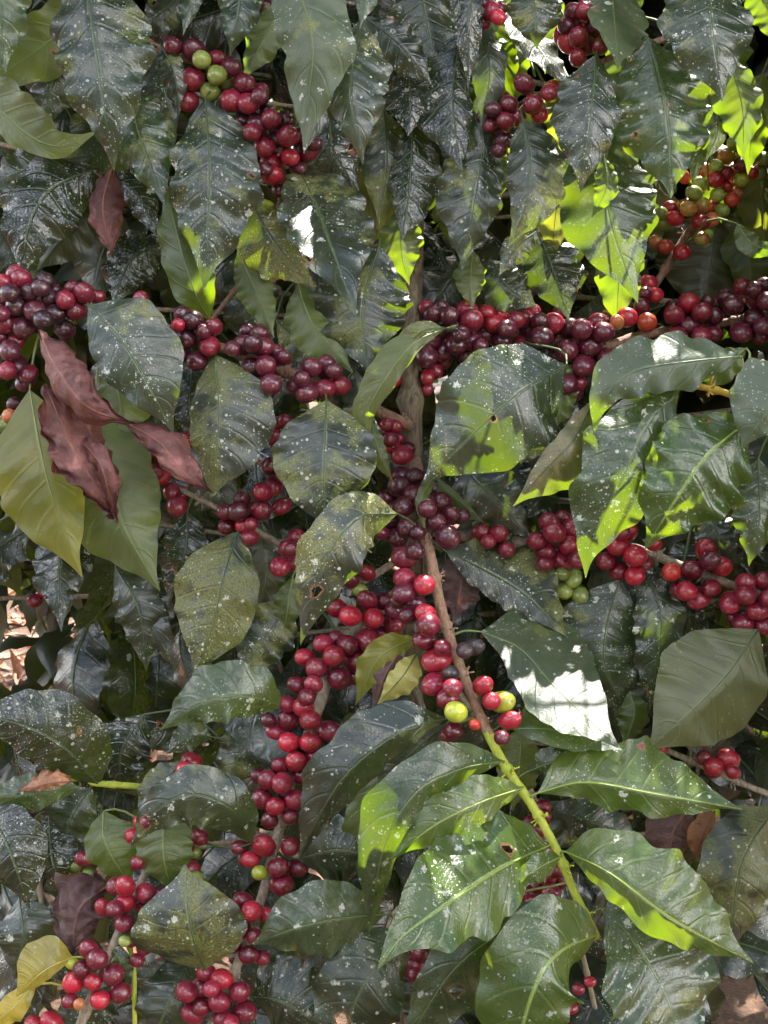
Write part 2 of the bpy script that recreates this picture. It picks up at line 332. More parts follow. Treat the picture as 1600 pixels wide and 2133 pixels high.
MC = {
 'd': cherry_mat('cherry_dark_wine', (0.038,0.005,0.013), (0.095,0.007,0.021)),
 'p': cherry_mat('cherry_purple_overripe', (0.024,0.006,0.012), (0.06,0.008,0.018), rough=0.3, dust=0.8),
 'r': cherry_mat('cherry_red', (0.22,0.006,0.018), (0.36,0.012,0.030)),
 'm': cherry_mat('cherry_crimson', (0.10,0.005,0.016), (0.20,0.009,0.027)),
 'o': cherry_mat('cherry_orange_red', (0.42,0.055,0.02), (0.48,0.10,0.03), blush=(0.38,0.02,0.015)),
 'y': cherry_mat('cherry_yellow_turning', (0.42,0.32,0.05), (0.46,0.38,0.08), blush=(0.48,0.14,0.05)),
 'g': cherry_mat('cherry_green_unripe', (0.15,0.19,0.035), (0.22,0.27,0.055), dust=0.6),
 'l': cherry_mat('cherry_yellow_green', (0.33,0.36,0.03), (0.38,0.42,0.04), dust=0.6),
 'k': cherry_mat('cherry_black_dried', (0.018,0.012,0.014), (0.035,0.02,0.022), rough=0.45, dust=0.3, sss=0),
}
m, t = new_mat('forest_floor_soil'); s = NT(t); tc = s.n('ShaderNodeTexCoord'); vec = tc.outputs['Object']
col = s.mix(s.step(s.noise(vec, 6, 6, 0.7), 0.35, 0.65), (0.06,0.032,0.02), (0.13,0.07,0.04))
col = s.mix(s.step(s.noise(vec, 45, 4, 0.7), 0.5, 0.7), col, (0.20,0.11,0.06))
bp = s.n('ShaderNodeBump'); bp.inputs['Distance'].default_value = 0.03; s.put(bp.inputs['Height'], s.noise(vec, 25, 6, 0.7))
bs = s.n('ShaderNodeBsdfPrincipled'); s.put(bs.inputs['Base Color'], col); s.put(bs.inputs['Normal'], bp.outputs[0]); bs.inputs['Roughness'].default_value = 0.9
out = s.n('ShaderNodeOutputMaterial'); t.links.new(bs.outputs[0], out.inputs[0]); M_SOIL = m

# ---------------------------------------------------------------- leaf geometry
PT = np.array([0, .03, .07, .12, .2, .3, .42, .55, .68, .78, .85, .90, .94, .97, 1.0])
PW = np.array([0.02, .12, .28, .46, .70, .90, 1., .96, .76, .50, .29, .155, .085, .05, .0])
def blade(mid, side, nrm, wa, wb, N=64, M=7, fa=0.3, fb=0.3, wave=1.0, quilt=1.0, top=True, curl=0.0, seed=0, nv=8, notch=0.0, blunt=False, roll=0.0, crumple=0.0):
    """mid, side, nrm: Nx3 arrays; wa/wb half widths in metres. nrm points to the viewer. -> verts, faces, uv"""
    r = np.random.default_rng(seed)
    t = np.linspace(0, 1, N); prof = np.interp(t, PT, PW)
    k = np.ones(3) / 3; prof[1:-1] = np.convolve(prof, k, 'same')[1:-1]
    if blunt: prof = np.minimum(1, np.sin(np.pi * np.clip(t * 0.93, 0, 1)) ** 0.75 * 1.0)
    L = np.linalg.norm(mid[-1] - mid[0]) + 1e-6
    sgn = 1.0 if top else -1.0
    V = []; UV = []
    ph = r.random(4) * 6.28; f1 = r.uniform(4.0, 6.0); f2 = r.uniform(8, 11)
    amp = 0.062 * wave * min(wa, wb)
    bend = r.uniform(-0.06, 0.06) * L
    r0 = r.random()
    for s_, wd, fo in ((1, wa, fa), (-1, wb, fb)):
        us = np.linspace(0, 1, M + 1) ** 0.85
        rows = []
        p1, p2 = (ph[0], ph[1]) if s_ > 0 else (ph[2], ph[3])
        for u in us:
            wav = np.sin(2*pi*f1*t + p1) * 1.3 + np.sin(2*pi*f2*t + p2) * 0.6
            off = u * wd * prof * (1 + 0.045 * wave * u * wav + 0.05 * wave * u * np.sin(2*pi*3*t + p2))
            dep = -fo * u * wd * prof - curl * (u ** 2) * wd * prof          # negative = away from the viewer
            dep = dep + amp * (u ** 2.2) * np.sin(2*pi*f1*t + p1 + 1.2) * np.minimum(1, prof * 1.5) * 2.3
            sv = t - 0.15 * u ** 1.25
            q = np.abs(np.sin(pi * (sv * nv + 0.5 + 0.0))) ** 0.6
            if roll: off = off * np.sin(u * roll) / max(u * roll, 1e-6) * 1.25; dep = dep - wd * prof * (1 - math.cos(u * roll)) * 0.9
            if crumple: dep = dep + crumple * wd * (np.sin(6*t*pi*(0.6+0.7*u)+p1)*np.sin(5.3*u+7*t+p2) * 0.09 + 0.035*np.sin(31*t+11*u+p2)) * (0.3+u); off = off + crumple * wd * u * (0.022 * np.sin(23*t + p1) + 0.012 * np.sin(51*t + p2)) * (prof > 0.05)
            dep = dep + wd * 0.11 * u * np.sin(2*pi*(1.1+0.5*r0)*t + p1) * prof
            dep = dep + sgn * quilt * 0.062 * wd * (q - 0.6) * min(1, u * 3.5) * (1 - 0.75 * u ** 3) * prof
            rows.append(mid + side * (s_ * off)[:, None] + nrm * dep[:, None])
        V.append(np.array(rows))       # (M+1, N, 3)
    A, B = V
    allr = np.concatenate([A[::-1], B[1:]], 0)        # edge A .. mid .. edge B
    K = allr.shape[0]
    verts = allr.reshape(-1, 3)
    uu = np.concatenate([-(np.linspace(0, 1, M+1) ** 0.85)[::-1], (np.linspace(0, 1, M+1) ** 0.85)[1:]]) * 0.5 + 0.5
    uv = np.stack(np.meshgrid(uu, t, indexing='ij'), -1).reshape(-1, 2)
    i, j = np.meshgrid(np.arange(K-1), np.arange(N-1), indexing='ij'); i = i.ravel(); j = j.ravel()
    a = i*N + j; b = i*N + j+1; c = (i+1)*N + j+1; d = (i+1)*N + j
    F = np.stack([a, b, c, d], 1)
    return verts, F, uv

def orient(verts, F, view, top):
    """flip the winding so that the leaf's upper side faces view (or away for undersides)"""
    f = F[len(F)//2 + 5]; n = np.zeros(3)
    for q in F[::max(1, len(F)//40)]:
        n += np.cross(verts[q[1]] - verts[q[0]], verts[q[2]] - verts[q[0]])
    facing = np.dot(n, view) > 0
    if facing != top: F = F[:, ::-1]
    return F

CAMP = np.array([0, 0, CAM_H])
def cam2w(p): p = np.asarray(p, float); return p @ CMn[:3, :3].T + CMn[:3, 3]

def traced_leaf(parent, mat, top, pts, wa, wb, fa=0.3, fb=0.3, wave=1.0, quilt=1.0, curl=0.0, seed=0, anchor=None, name='leaf', pet=True, blunt=False, N=64, M=7, roll=0.0, crumple=0.0):
    a = np.array(pts, float); D = D0 + a[:, 2] / 100
    p = np.stack([(a[:, 0]-800)*KPX*D, (1066.5-a[:, 1])*KPX*D, -D], 1)
    mid = catmull(p, N)
    T = np.gradient(mid, axis=0); T2 = T.copy(); T2[:, 2] = 0; T2 /= np.linalg.norm(T2, axis=1)[:, None] + 1e-9
    for _ in range(6): T2[1:-1] = (T2[:-2] + T2[1:-1] + T2[2:]) / 3
    side = np.stack([T2[:, 1], -T2[:, 0], np.zeros(N)], 1)       # image: travel down -> side A is image left
    side[:, 0] *= 1; side /= np.linalg.norm(side, axis=1)[:, None]
    nrm = np.tile([0, 0, 1.0], (N, 1))
    mpx = KPX * D.mean()
    V, F, UV = blade(mid, side, nrm, wa*mpx*1.06, wb*mpx*1.06, N=N, M=M, fa=fa, fb=fb, wave=wave, quilt=quilt, top=top, curl=curl, seed=seed, blunt=blunt, roll=roll, crumple=crumple)
    V = cam2w(V); midw = cam2w(mid)
    F = orient(V, F, CAMP - V.mean(0), top)
    faces = [tuple(int(x) for x in f) for f in F]; mi = [0] * len(faces)
    verts = list(V); uvs = list(UV)
    # midrib cord + petiole, one tapering tube
    path = [midw[int(k)] for k in np.linspace(0, (N-1)*0.86, 14)]
    rr = list(np.linspace(1.9, 0.4, 14) * mpx)
    if pet and anchor is not None:
        b0 = midw[0]; an = np.array(anchor); dst = np.linalg.norm(an - b0)
        tdir = midw[0] - midw[3]; tdir /= np.linalg.norm(tdir) + 1e-9
        q = [b0 + (an-b0)*u + (tdir * 0.25 * dst * math.sin(pi*u) * (1-u)) for u in (1, .8, .6, .4, .2)]
        path = q + path; rr = [2.8*mpx]*5 + rr
    off = (CAMP - midw[0]); off /= np.linalg.norm(off)
    sg = -0.3 if top else 0.3
    path = [x + off * (0.8*mpx) * (0.2 if top else 1.0) for x in path]
    tv, tf = tube(path, rr, 6)
    n0 = len(verts); verts += tv; uvs += [(0.5, 0.3)] * len(tv)
    faces += [tuple(n0 + k for k in f) for f in tf]; mi += [1] * len(tf)
    return mesh_obj(name, np.array(verts), faces, [ML[mat], PET.get(mat, PET['std'])], parent, origin=midw[0], uv=np.array(uvs), mi=mi)

def simple_mat(name, c, rough=0.5):
    m, t = new_mat(name); s = NT(t); tc, oi, vec = s.coords()
    bs = s.n('ShaderNodeBsdfPrincipled'); s.put(bs.inputs['Base Color'], s.mix(s.noise(vec, 120, 3), tuple(x*0.75 for x in c), tuple(x*1.25 for x in c)))
    bs.inputs['Roughness'].default_value = rough
    out = s.n('ShaderNodeOutputMaterial'); t.links.new(bs.outputs[0], out.inputs[0]); return m
PET = {'std': simple_mat('midrib_green', (0.055, 0.080, 0.028)), 'young': simple_mat('midrib_young', (0.20, 0.27, 0.05)),
       'dead': simple_mat('midrib_brown', (0.20, 0.085, 0.05)), 'yellow': simple_mat('midrib_yellow', (0.42, 0.36, 0.09))}
PET['deadtan'] = PET['deadpurple'] = PET['dead']; PET['mid'] = simple_mat('midrib_mid_green', (0.10, 0.14, 0.045)); PET['under'] = PET['underpale'] = PET['ylunder'] = simple_mat('midrib_pale', (0.15, 0.19, 0.055))
PET['pale'] = simple_mat('midrib_pale_green', (0.13, 0.17, 0.06))

# ---------------------------------------------------------------- branches: key -> (tree, bark, radius px start/end, points x, y, depth cm)
BR = {
 'TOPC': ('T1', 'grey', 8, 5, [(864,-60,12),(800,-95,-2),(700,-110,-4),(600,-130,-6)]),
 'TC':   ('T1', 'grey', 8, 5, [(864,-30,12),(900,-60,4),(985,-85,-3),(1080,-110,-5)]),
 'TCM':  ('T1', 'grey', 8, 4, [(862,200,4),(930,130,4),(985,190,3),(1020,280,3)]),
 'ML':   ('T1', 'grey', 8, 4, [(860,540,6),(770,500,5),(690,400,4),(610,345,3),(520,395,4)]),
 'L':    ('T1', 'twig', 13, 7, [(860,890,7),(790,858,4),(700,805,1),(600,775,0),(450,720,0),(300,670,1),(150,640,1),(-90,590,1)]),
 'LM':   ('T1', 'grey', 8, 5, [(860,1150,8),(720,1215,5),(590,1137,3),(440,1052,3),(340,1000,4),(240,920,5)]),
 'LM2':  ('T1', 'twig', 8, 5, [(855,1060,8),(680,1040,5),(560,975,3),(470,920,4),(380,870,4),(330,830,5)]),
 'R':    ('T1', 'twig', 13, 7, [(864,705,8),(950,690,7.5),(1100,690,9.5),(1250,720,10),(1330,700,10.5),(1440,680,11),(1540,665,11),(1720,600,11)]),
 'RM':   ('T1', 'grey', 12, 8, [(862,1100,8),(1050,1128,5),(1260,1132,5),(1340,1148,4),(1400,1172,3.5),(1520,1217,3),(1740,1290,2)]),
 'LL':   ('T1', 'grey', 13, 9, [(862,1200,8),(790,1270,4),(720,1330,2),(690,1390,1),(665,1470,0),(615,1600,0),(585,1720,-1),(545,1870,-2),(490,2020,-3),(425,2170,-3)]),
 'SH':   ('T1', 'shoot', 13, 8, [(866,960,7),(880,1080,1),(896,1160,-2),(925,1290,-4),(975,1430,-6),(1040,1575,-8),(1110,1680,-9),(1165,1780,-10),(1195,1855,-10),(1245,1955,-10)]),
 'BC':   ('T1', 'grey', 8, 5, [(862,1300,8),(960,1450,6),(1080,1600,3),(1130,1720,0),(1150,1850,-2),(1200,1940,-2),(1240,2100,0)]),
 'CB':   ('T1', 'grey', 7, 5, [(862,1420,9),(930,1650,4),(900,1830,0),(820,1905,-4),(800,2000,-4)]),
 'TOPL': ('T2', 'grey', 9, 6, [(-200,-130,0),(0,-150,-3),(200,-130,-6),(420,-110,-4),(560,-60,-1)]),
 'TL':   ('T2', 'twig', 10, 4, [(120,-60,3),(290,72,1),(340,105,0),(470,160,0),(560,270,0),(590,380,2),(545,520,5),(440,668,6)]),
 'TLM':  ('T2', 'grey', 7, 4, [(-200,240,6),(0,300,5),(180,345,3),(320,470,4)]),
 'TRT':  ('T3', 'grey', 9, 6, [(1900,-60,-4),(1640,-110,-6),(1480,-110,-7),(1280,-100,-5),(1090,-110,-4)]),
 'TR':   ('T3', 'twig', 10, 5, [(1760,0,3),(1500,40,0),(1370,85,-2),(1280,115,-2),(1180,170,-1),(1100,215,0),(1040,290,2)]),
 'UR':   ('T3', 'twig', 9, 8, [(1800,180,16),(1600,280,15),(1500,400,15),(1430,490,15),(1370,585,14),(1315,660,13)]),
 'RY':   ('T3', 'yel', 9, 7, [(2000,930,-8),(1750,885,-8),(1600,845,-9),(1490,812,-9),(1420,798,-8),(1360,785,-8)]),
 'RB':   ('T3', 'grey', 7, 6, [(1900,1760,3),(1700,1685,2),(1590,1650,2),(1480,1603,2),(1340,1540,4)]),
 'BL':   ('T4', 'grey', 12, 6, [(90,2330,-3),(185,2090,-3),(240,1960,-3),(300,1825,-2),(330,1720,0),(380,1600,3),(420,1510,5)]),
 'BLB':  ('T4', 'shoot2', 6, 7, [(-250,1760,3),(-60,1665,2),(150,1622,1),(200,1632,1),(295,1640,2),(350,1655,3)]),
 'BLL':  ('T4', 'grey', 7, 5, [(-250,1500,4),(-60,1650,2),(60,1760,1),(90,1900,2)]),
 'BLG':  ('T4', 'green', 5, 5, [(262,1945,-2),(278,2010,-3),(280,2080,-3),(283,2200,-3)]),
}
BARK = {'twig': BK_TWIG, 'grey': BK_GREY, 'shoot': BK_RED, 'shoot2': BK_GREEN, 'green': BK_GREEN, 'yel': BK_YEL}
# ---------------------------------------------------------------- leaves traced one by one: branch, look, upper side shown?, midrib points, half widths either side, options
T_, U_ = True, False
LV = [
 ('TOPL','mid',T_,[(-40,-150,-6),(-6,0,-6),(12,152,-5)],62,64,{}),
 ('TOPL','under',U_,[(230,-40,1),(110,80,2),(-60,200,2)],58,58,dict(fa=-.3)),
 ('TOPL','dark',T_,[(150,70,5),(112,160,4),(95,272,5)],62,55,{}),
 ('TOPL','lichen',T_,[(160,-110,-7),(195,70,-9),(216,220,-9),(238,358,-7)],86,104,dict(fa=.35,fb=.25,wave=1.1)),
 ('TL','dark',T_,[(318,98,-1),(345,190,-2),(368,290,-1)],50,30,{}),
 ('TL','mid',T_,[(262,170,-1),(290,280,-3),(345,432,-3)],48,66,dict(wave=1.3)),
 ('TL','dark',T_,[(335,92,-2),(362,150,-3),(374,240,-2)],26,24,{}),
 ('TL','lichen',T_,[(428,203,-3),(436,350,-5),(433,480,-5),(425,605,-4)],78,100,dict(quilt=1.5,fa=.15,fb=.15)),
 ('TL','under',U_,[(438,668,2),(402,600,-1),(368,480,-1),(343,375,1)],52,46,{}),
 ('TLM','underpale',U_,[(-80,150,0),(50,275,-2),(130,305,-2),(207,272,-1)],34,62,dict(fb=-.4)),
 ('TLM','gloss',T_,[(200,350,2),(105,395,0),(60,470,-1),(45,580,0)],80,82,dict(quilt=1.6)),
 ('TLM','dark',T_,[(190,325,3),(90,340,2),(-40,395,2)],55,55,{}),
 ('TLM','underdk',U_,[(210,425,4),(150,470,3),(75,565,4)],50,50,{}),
 ('TLM','gloss',T_,[(215,360,2),(285,405,1),(330,500,1)],32,32,dict(quilt=1.5)),
 ('TLM','gloss',T_,[(350,500,7),(270,545,6),(235,640,6)],55,55,{}),
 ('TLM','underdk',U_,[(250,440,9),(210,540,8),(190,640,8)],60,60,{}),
 ('TOPL','dark',T_,[(385,-20,2),(330,30,1),(280,72,2)],38,36,{}),
 ('TOPL','mid',T_,[(402,-90,-3),(396,0,-4),(381,74,-4)],26,24,{}),
 ('TOPC','mid',T_,[(505,-90,-5),(500,0,-6),(490,60,-6),(479,118,-5)],44,44,{}),
 ('TOPL','under',U_,[(600,-10,2),(550,80,1),(503,170,1)],38,38,{}),
 ('TOPC','pale',T_,[(600,-130,-8),(625,-20,-10),(652,90,-11),(643,200,-10),(633,322,-9)],66,82,dict(wave=.9,fa=.4,fb=.2)),
 ('TOPC','dark',T_,[(705,60,-5),(682,180,-7),(638,312,-7)],36,44,dict(fa=.3)),
 ('TOPC','lichen',T_,[(752,40,-5),(730,170,-8),(742,270,-8),(756,345,-7)],50,76,dict(fa=.5,quilt=1.2)),
 ('TOPC','mid',T_,[(767,-110,-8),(766,-20,-9),(749,62,-9)],28,26,{}),
 ('TOPC','dark',T_,[(758,35,-2),(832,92,-3),(902,178,-2)],48,42,{}),
 ('TCM','gloss',T_,[(845,115,1),(856,200,0),(850,285,0)],60,60,{}),
 ('TC','dark',T_,[(865,-70,3),(895,80,2),(925,235,2)],78,68,dict(quilt=.5)),
 ('TCM','gloss',T_,[(965,60,0),(942,200,-1),(964,364,-1)],74,45,{}),
 ('TCM','dark',T_,[(1000,60,1),(1000,200,0),(1010,380,0)],60,38,{}),
 ('TC','gloss',T_,[(930,-70,-4),(968,0,-5),(976,70,-5),(975,190,-4)],28,30,{}),
 ('TC','dark',T_,[(985,-110,-5),(983,0,-6),(974,72,-6)],28,26,{}),
 ('TCM','dark',T_,[(1000,30,-1),(1020,150,-2),(1000,272,-1)],34,36,{}),
 ('TCM','gloss',T_,[(860,255,2),(852,400,1),(834,506,1)],40,66,dict(quilt=1.2)),
 ('TCM','dark',T_,[(1012,268,1),(992,400,-1),(962,565,0)],78,52,dict(quilt=.8)),
 ('ML','mossy',T_,[(800,225,4),(805,350,3),(788,470,3)],50,48,{}),
 ('ML','gloss',T_,[(700,195,3),(690,300,2),(748,400,3)],64,64,{}),
 ('ML','dark',T_,[(618,340,1),(655,420,-3),(692,520,-7),(742,660,-9)],76,98,dict(fa=-.8,fb=.5,quilt=1.6)),
 ('ML','mossy',T_,[(512,398,1),(570,500,0),(658,602,0)],72,50,dict(wave=1.2)),
 ('ML','underpale',U_,[(495,520,2),(530,600,1),(572,705,1)],36,36,{}),
 ('ML','underpale',U_,[(620,590,2),(655,680,0),(737,778,0)],52,50,{}),
 ('ML','mossy',T_,[(575,665,3),(640,730,2),(692,762,2)],32,32,{}),
 ('ML','mossy',T_,[(790,510,1),(755,640,-1),(768,785,-1)],94,92,dict(fa=.4,fb=.1)),
 ('ML','under',U_,[(842,425,4),(836,520,3),(853,595,4)],44,42,{}),
 ('R','underpale',U_,[(927,685,-2),(862,715,-4),(800,795,-4),(763,870,-3),(772,965,-2)],42,22,dict(wave=.6)),
 ('R','mossy',T_,[(925,684,-3),(880,690,-4),(830,740,-3),(765,790,-2)],28,10,dict(wave=.5)),
 ('L','mossy',T_,[(740,770,1),(752,870,0),(745,960,0)],34,30,{}),
 ('L','underpale',U_,[(770,870,0),(792,950,-1),(820,1008,0)],18,16,{}),
 ('L','mossy',T_,[(680,833,-3),(676,950,-6),(676,1040,-6),(690,1110,-5)],104,102,dict(fa=.1,fb=.15,quilt=.5,wave=.4)),
 ('SH','mossy',T_,[(828,1070,-5),(745,1080,-9),(675,1175,-10),(625,1345,-8)],62,66,dict(fa=.4,fb=.5,wave=.8)),
 ('LM','under',U_,[(610,1200,2),(600,1260,1),(590,1330,2)],28,26,{}),
 ('TRT','dark',T_,[(1110,-50,-5),(1116,40,-6),(1118,103,-5)],52,54,{}),
 ('TR','dark',T_,[(1055,10,4),(1115,90,0),(1192,192,-4)],50,46,dict(fa=-1.1,fb=1.1,quilt=1.0)),
 ('TRT','pale',T_,[(1268,-80,2),(1280,40,-5),(1287,145,-10)],58,84,dict(fa=-.3,fb=.8)),
 ('TR','dark',T_,[(1242,113,-6),(1232,230,-8),(1223,310,-8),(1210,402,-7)],72,58,dict(quilt=.8)),
 ('TR','mid',T_,[(1350,78,-5),(1380,190,-6),(1396,300,-6),(1398,414,-5)],104,98,dict(quilt=1.1)),
 ('TRT','lichen',T_,[(1472,-80,-8),(1485,60,-10),(1505,212,-9)],94,88,dict(wave=.7)),
 ('TR','under',U_,[(1515,110,0),(1546,220,-1),(1549,332,0)],50,48,{}),
 ('TRT','under',U_,[(1440,-100,-2),(1420,-30,-2),(1395,38,-2)],44,44,{}),
 ('TRT','under',U_,[(1560,-40,-2),(1600,20,-2),(1610,90,-2)],40,44,{}),
 ('UR','mid',T_,[(1290,245,1),(1262,350,-1),(1275,470,-2),(1329,632,-1)],92,102,dict(wave=.8,quilt=.9,fb=.2)),
 ('TR','under',U_,[(1258,325,-2),(1264,390,-3),(1232,455,-2)],24,24,{}),
 ('TR','mossy',T_,[(1088,245,-3),(1105,330,-5),(1096,430,-5),(1058,515,-4)],44,74,dict(fa=.6,fb=.2,quilt=1.4)),
 ('TR','under',U_,[(1005,62,3),(1040,115,3),(1068,195,3)],36,36,{}),
 ('TR','under',U_,[(1034,318,4),(1046,360,4),(1044,410,4)],20,20,{}),
 ('R','gloss',T_,[(1108,455,8),(1150,560,7),(1186,668,7)],56,74,dict(fa=.2,fb=.3)),
 ('TR','mossy',T_,[(1120,480,0),(1080,512,-1),(1038,575,-1)],28,28,{}),
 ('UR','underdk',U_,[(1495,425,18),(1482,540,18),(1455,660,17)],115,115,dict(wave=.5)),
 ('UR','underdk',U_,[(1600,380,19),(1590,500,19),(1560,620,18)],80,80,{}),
 ('TR','dark',T_,[(1475,195,1),(1496,265,0),(1470,338,0)],24,24,{}),
 ('UR','under',U_,[(1462,290,3),(1452,340,2),(1440,382,2)],18,16,{}),
 ('UR','under',U_,[(1535,465,4),(1570,510,3),(1630,522,3)],24,22,{}),
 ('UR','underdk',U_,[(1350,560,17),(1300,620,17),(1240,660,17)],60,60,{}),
 ('R','underpale',U_,[(985,520,5),(980,590,4),(985,645,4)],32,30,{}),
 ('R','dark',T_,[(1020,540,6),(1060,600,5),(1120,640,5)],48,48,{}),
 ('L','lichen',T_,[(184,636,-4),(250,705,-7),(308,800,-7),(363,905,-5)],70,96,dict(quilt=.6,wave=.5,fa=.1,fb=.25)),
 ('L','mossy',T_,[(445,738,-2),(456,850,-4),(450,950,-4),(438,1045,-3)],62,108,dict(wave=.5,fa=.5,fb=.1)),
 ('L','ylunder',U_,[(62,812,0),(90,960,-3),(130,1100,-3),(172,1203,-2)],118,66,dict(wave=.5)),
 ('L','underpale',U_,[(200,845,2),(232,1000,0),(258,1100,-1),(334,1232,0)],108,88,dict(wave=.5)),
 ('L','under',U_,[(230,760,3),(250,850,2),(235,950,2)],60,55,{}),
 ('L','gloss',T_,[(402,755,4),(395,835,3),(402,910,3)],46,44,{}),
 ('R','lichen',T_,[(1181,760,-5),(1085,815,-8),(985,905,-8),(878,1008,-6)],118,112,dict(wave=.6,quilt=.7,fa=.2,fb=.3)),
 ('RM','dark',T_,[(942,950,4),(1010,1020,2),(1108,1125,3)],64,62,dict(quilt=.5)),
 ('SH','under',U_,[(908,988,0),(878,1040,-2),(886,1112,-2)],12,12,{}),
 ('SH','underpale',U_,[(905,985,2),(930,1020,1),(1010,1090,2)],32,10,{}),
 ('RY','olive',T_,[(1238,832,-6),(1192,920,-9),(1130,985,-9),(1068,1055,-8)],30,78,dict(wave=.5,fb=.6)),
 ('R','mossy',T_,[(1142,850,9),(1120,910,8),(1083,968,8)],38,38,{}),
 ('R','under',U_,[(1190,790,9),(1170,840,9),(1140,900,9)],28,28,{}),
 ('RY','pale',T_,[(1545,742,-9),(1440,752,-11),(1330,770,-12),(1262,820,-12),(1236,905,-10)],66,56,dict(wave=1.3,fa=.7,fb=.2)),
 ('RY','under',U_,[(1555,725,-7),(1500,765,-7),(1425,768,-7)],34,34,{}),
 ('RY','mid',T_,[(1415,812,-8),(1352,880,-10),(1300,990,-11),(1232,1130,-9),(1220,1205,-8)],92,84,dict(quilt=1.2,wave=1.2)),
 ('RY','young',T_,[(1565,872,-10),(1472,950,-12),(1402,1050,-12),(1343,1145,-10)],94,112,dict(quilt=1.1,wave=1.2)),
 ('RY','pale',T_,[(1700,800,-12),(1612,845,-14),(1543,935,-13)],92,56,dict(wave=.9,fa=.4)),
 ('RY','mid',T_,[(1580,955,-6),(1582,1080,-8),(1560,1180,-7)],52,54,dict(wave=1.2)),
 ('RY','underdk',U_,[(1470,1010,12),(1480,1060,12),(1440,1100,12)],50,50,{}),
 ('RM','dark',T_,[(1470,1050,5),(1500,1120,4),(1530,1180,5)],45,45,{}),
 ('LM','mossy',T_,[(496,1108,0),(466,1200,-2),(442,1310,-2),(400,1412,-1)],96,76,dict(wave=.4,quilt=.6)),
 ('LM','gloss',T_,[(390,1065,3),(386,1150,2),(350,1265,3)],52,48,{}),
 ('LM','dark',T_,[(240,1180,4),(290,1270,3),(305,1400,4)],50,50,{}),
 ('LM','underdk',U_,[(540,1085,5),(552,1200,4),(530,1310,5)],40,40,{}),
 ('LL','mossy',T_,[(612,1250,2),(550,1330,1),(495,1420,1)],58,56,dict(quilt=.5)),
 ('BLB','gloss',T_,[(207,1638,1),(140,1562,-2),(60,1515,-3),(-70,1480,-2)],88,72,dict(quilt=2.0,wave=.6)),
 ('LL','mid',T_,[(592,1472,-1),(505,1450,-4),(420,1466,-5),(332,1522,-4)],68,50,dict(wave=1.1,fa=.4,fb=.3)),
 ('LL','gloss',T_,[(300,1488,4),(255,1560,3),(250,1650,4)],50,55,{}),
 ('BLB','dark',T_,[(205,1505,5),(240,1570,4),(295,1645,5)],48,48,{}),
 ('LL','lichen',T_,[(442,1535,1),(395,1535,0),(345,1572,0)],30,28,{}),
 ('LL','dark',T_,[(560,1495,2),(505,1560,1),(468,1660,1)],48,50,dict(quilt=.6)),
 ('SH','ylunder',U_,[(870,1328,-3),(790,1370,-5),(740,1470,-4)],34,32,dict(fa=-.2)),
 ('SH','paleyellow',T_,[(868,1362,-4),(838,1410,-6),(785,1468,-5)],24,34,{}),
 ('SH','mossy',T_,[(928,1148,2),(1005,1185,1.5),(1095,1240,1),(1185,1330,-1)],46,94,dict(fa=-.2,fb=.7,quilt=.8)),
 ('SH','pale',T_,[(1003,1316,-2),(1085,1352,-3.5),(1155,1430,-6),(1293,1562,-12)],66,112,dict(fa=-1.0,fb=1.25,wave=.8,quilt=.6)),
 ('SH','pale',T_,[(1062,1517,-7.5),(1160,1522,-8),(1297,1563,-9)],28,62,dict(fb=1.4,fa=-1.2,quilt=.6)),
 ('SH','dark',T_,[(930,1497,-7),(830,1528,-10),(725,1610,-11),(662,1705,-10),(621,1795,-8)],74,46,dict(fa=.4,fb=.5)),
 ('SH','underdk',U_,[(928,1508,-5),(855,1570,-6),(775,1650,-5)],40,46,{}),
 ('SH','under',U_,[(808,1585,-3),(762,1700,-5),(771,1852,-4)],42,34,dict(wave=1.1)),
 ('LL','dark',T_,[(622,1790,-3),(705,1770,-5),(800,1790,-5)],84,68,dict(quilt=.8)),
 ('CB','mid',T_,[(802,1905,-6),(720,1912,-8),(622,1932,-9),(523,1968,-7)],74,76,dict(quilt=1.3,wave=.6)),
 ('LL','dark',T_,[(523,2075,-3),(592,2088,-5),(690,2150,-5)],78,82,dict(quilt=.8,wave=.6)),
 ('CB','lichen',T_,[(855,1945,-5),(772,2030,-8),(722,2133,-8),(690,2240,-6)],86,94,dict(quilt=.8,wave=.6)),
 ('SH','mid',T_,[(1048,1586,-9),(960,1602,-13),(868,1650,-15),(800,1765,-15),(768,1950,-12)],66,46,dict(wave=1.1,fb=.6)),
 ('SH','young',T_,[(1088,1642,-10),(1000,1672,-14),(905,1720,-15),(800,1800,-14)],50,44,dict(wave=1.1)),
 ('SH','young',T_,[(1143,1762,-10),(1045,1808,-15),(925,1888,-20),(835,1955,-22),(786,2022,-22)],112,96,dict(wave=1.0,fa=.95,fb=-.3,quilt=.7)),
 ('SH','young',T_,[(1120,1652,-9.5),(1220,1630,-10),(1370,1655,-10.5),(1548,1686,-10)],50,88,dict(wave=1.3,fa=.3,fb=.9)),
 ('SH','young',T_,[(1178,1774,-11),(1272,1820,-15),(1400,1915,-16),(1572,2008,-13)],50,104,dict(quilt=1.2,wave=1.0,fb=.5)),
 ('SH','mid',T_,[(1262,1892,-10),(1325,1970,-12),(1388,2080,-13),(1440,2230,-13)],112,134,dict(quilt=1.1,fa=-.7,fb=.5)),
 ('SH','young',T_,[(1248,1945,-10),(1165,1985,-15),(1110,2070,-17),(1050,2290,-15)],112,104,dict(quilt=.9,fa=.3,fb=.4,wave=.7)),
 ('SH','mid',T_,[(1200,1905,-8),(1080,1930,-10),(945,2020,-11),(820,2220,-9)],54,104,dict(quilt=1.1)),
 ('SH','young',T_,[(1168,1785,-11),(1115,1812,-14),(1055,1855,-14)],26,34,{}),
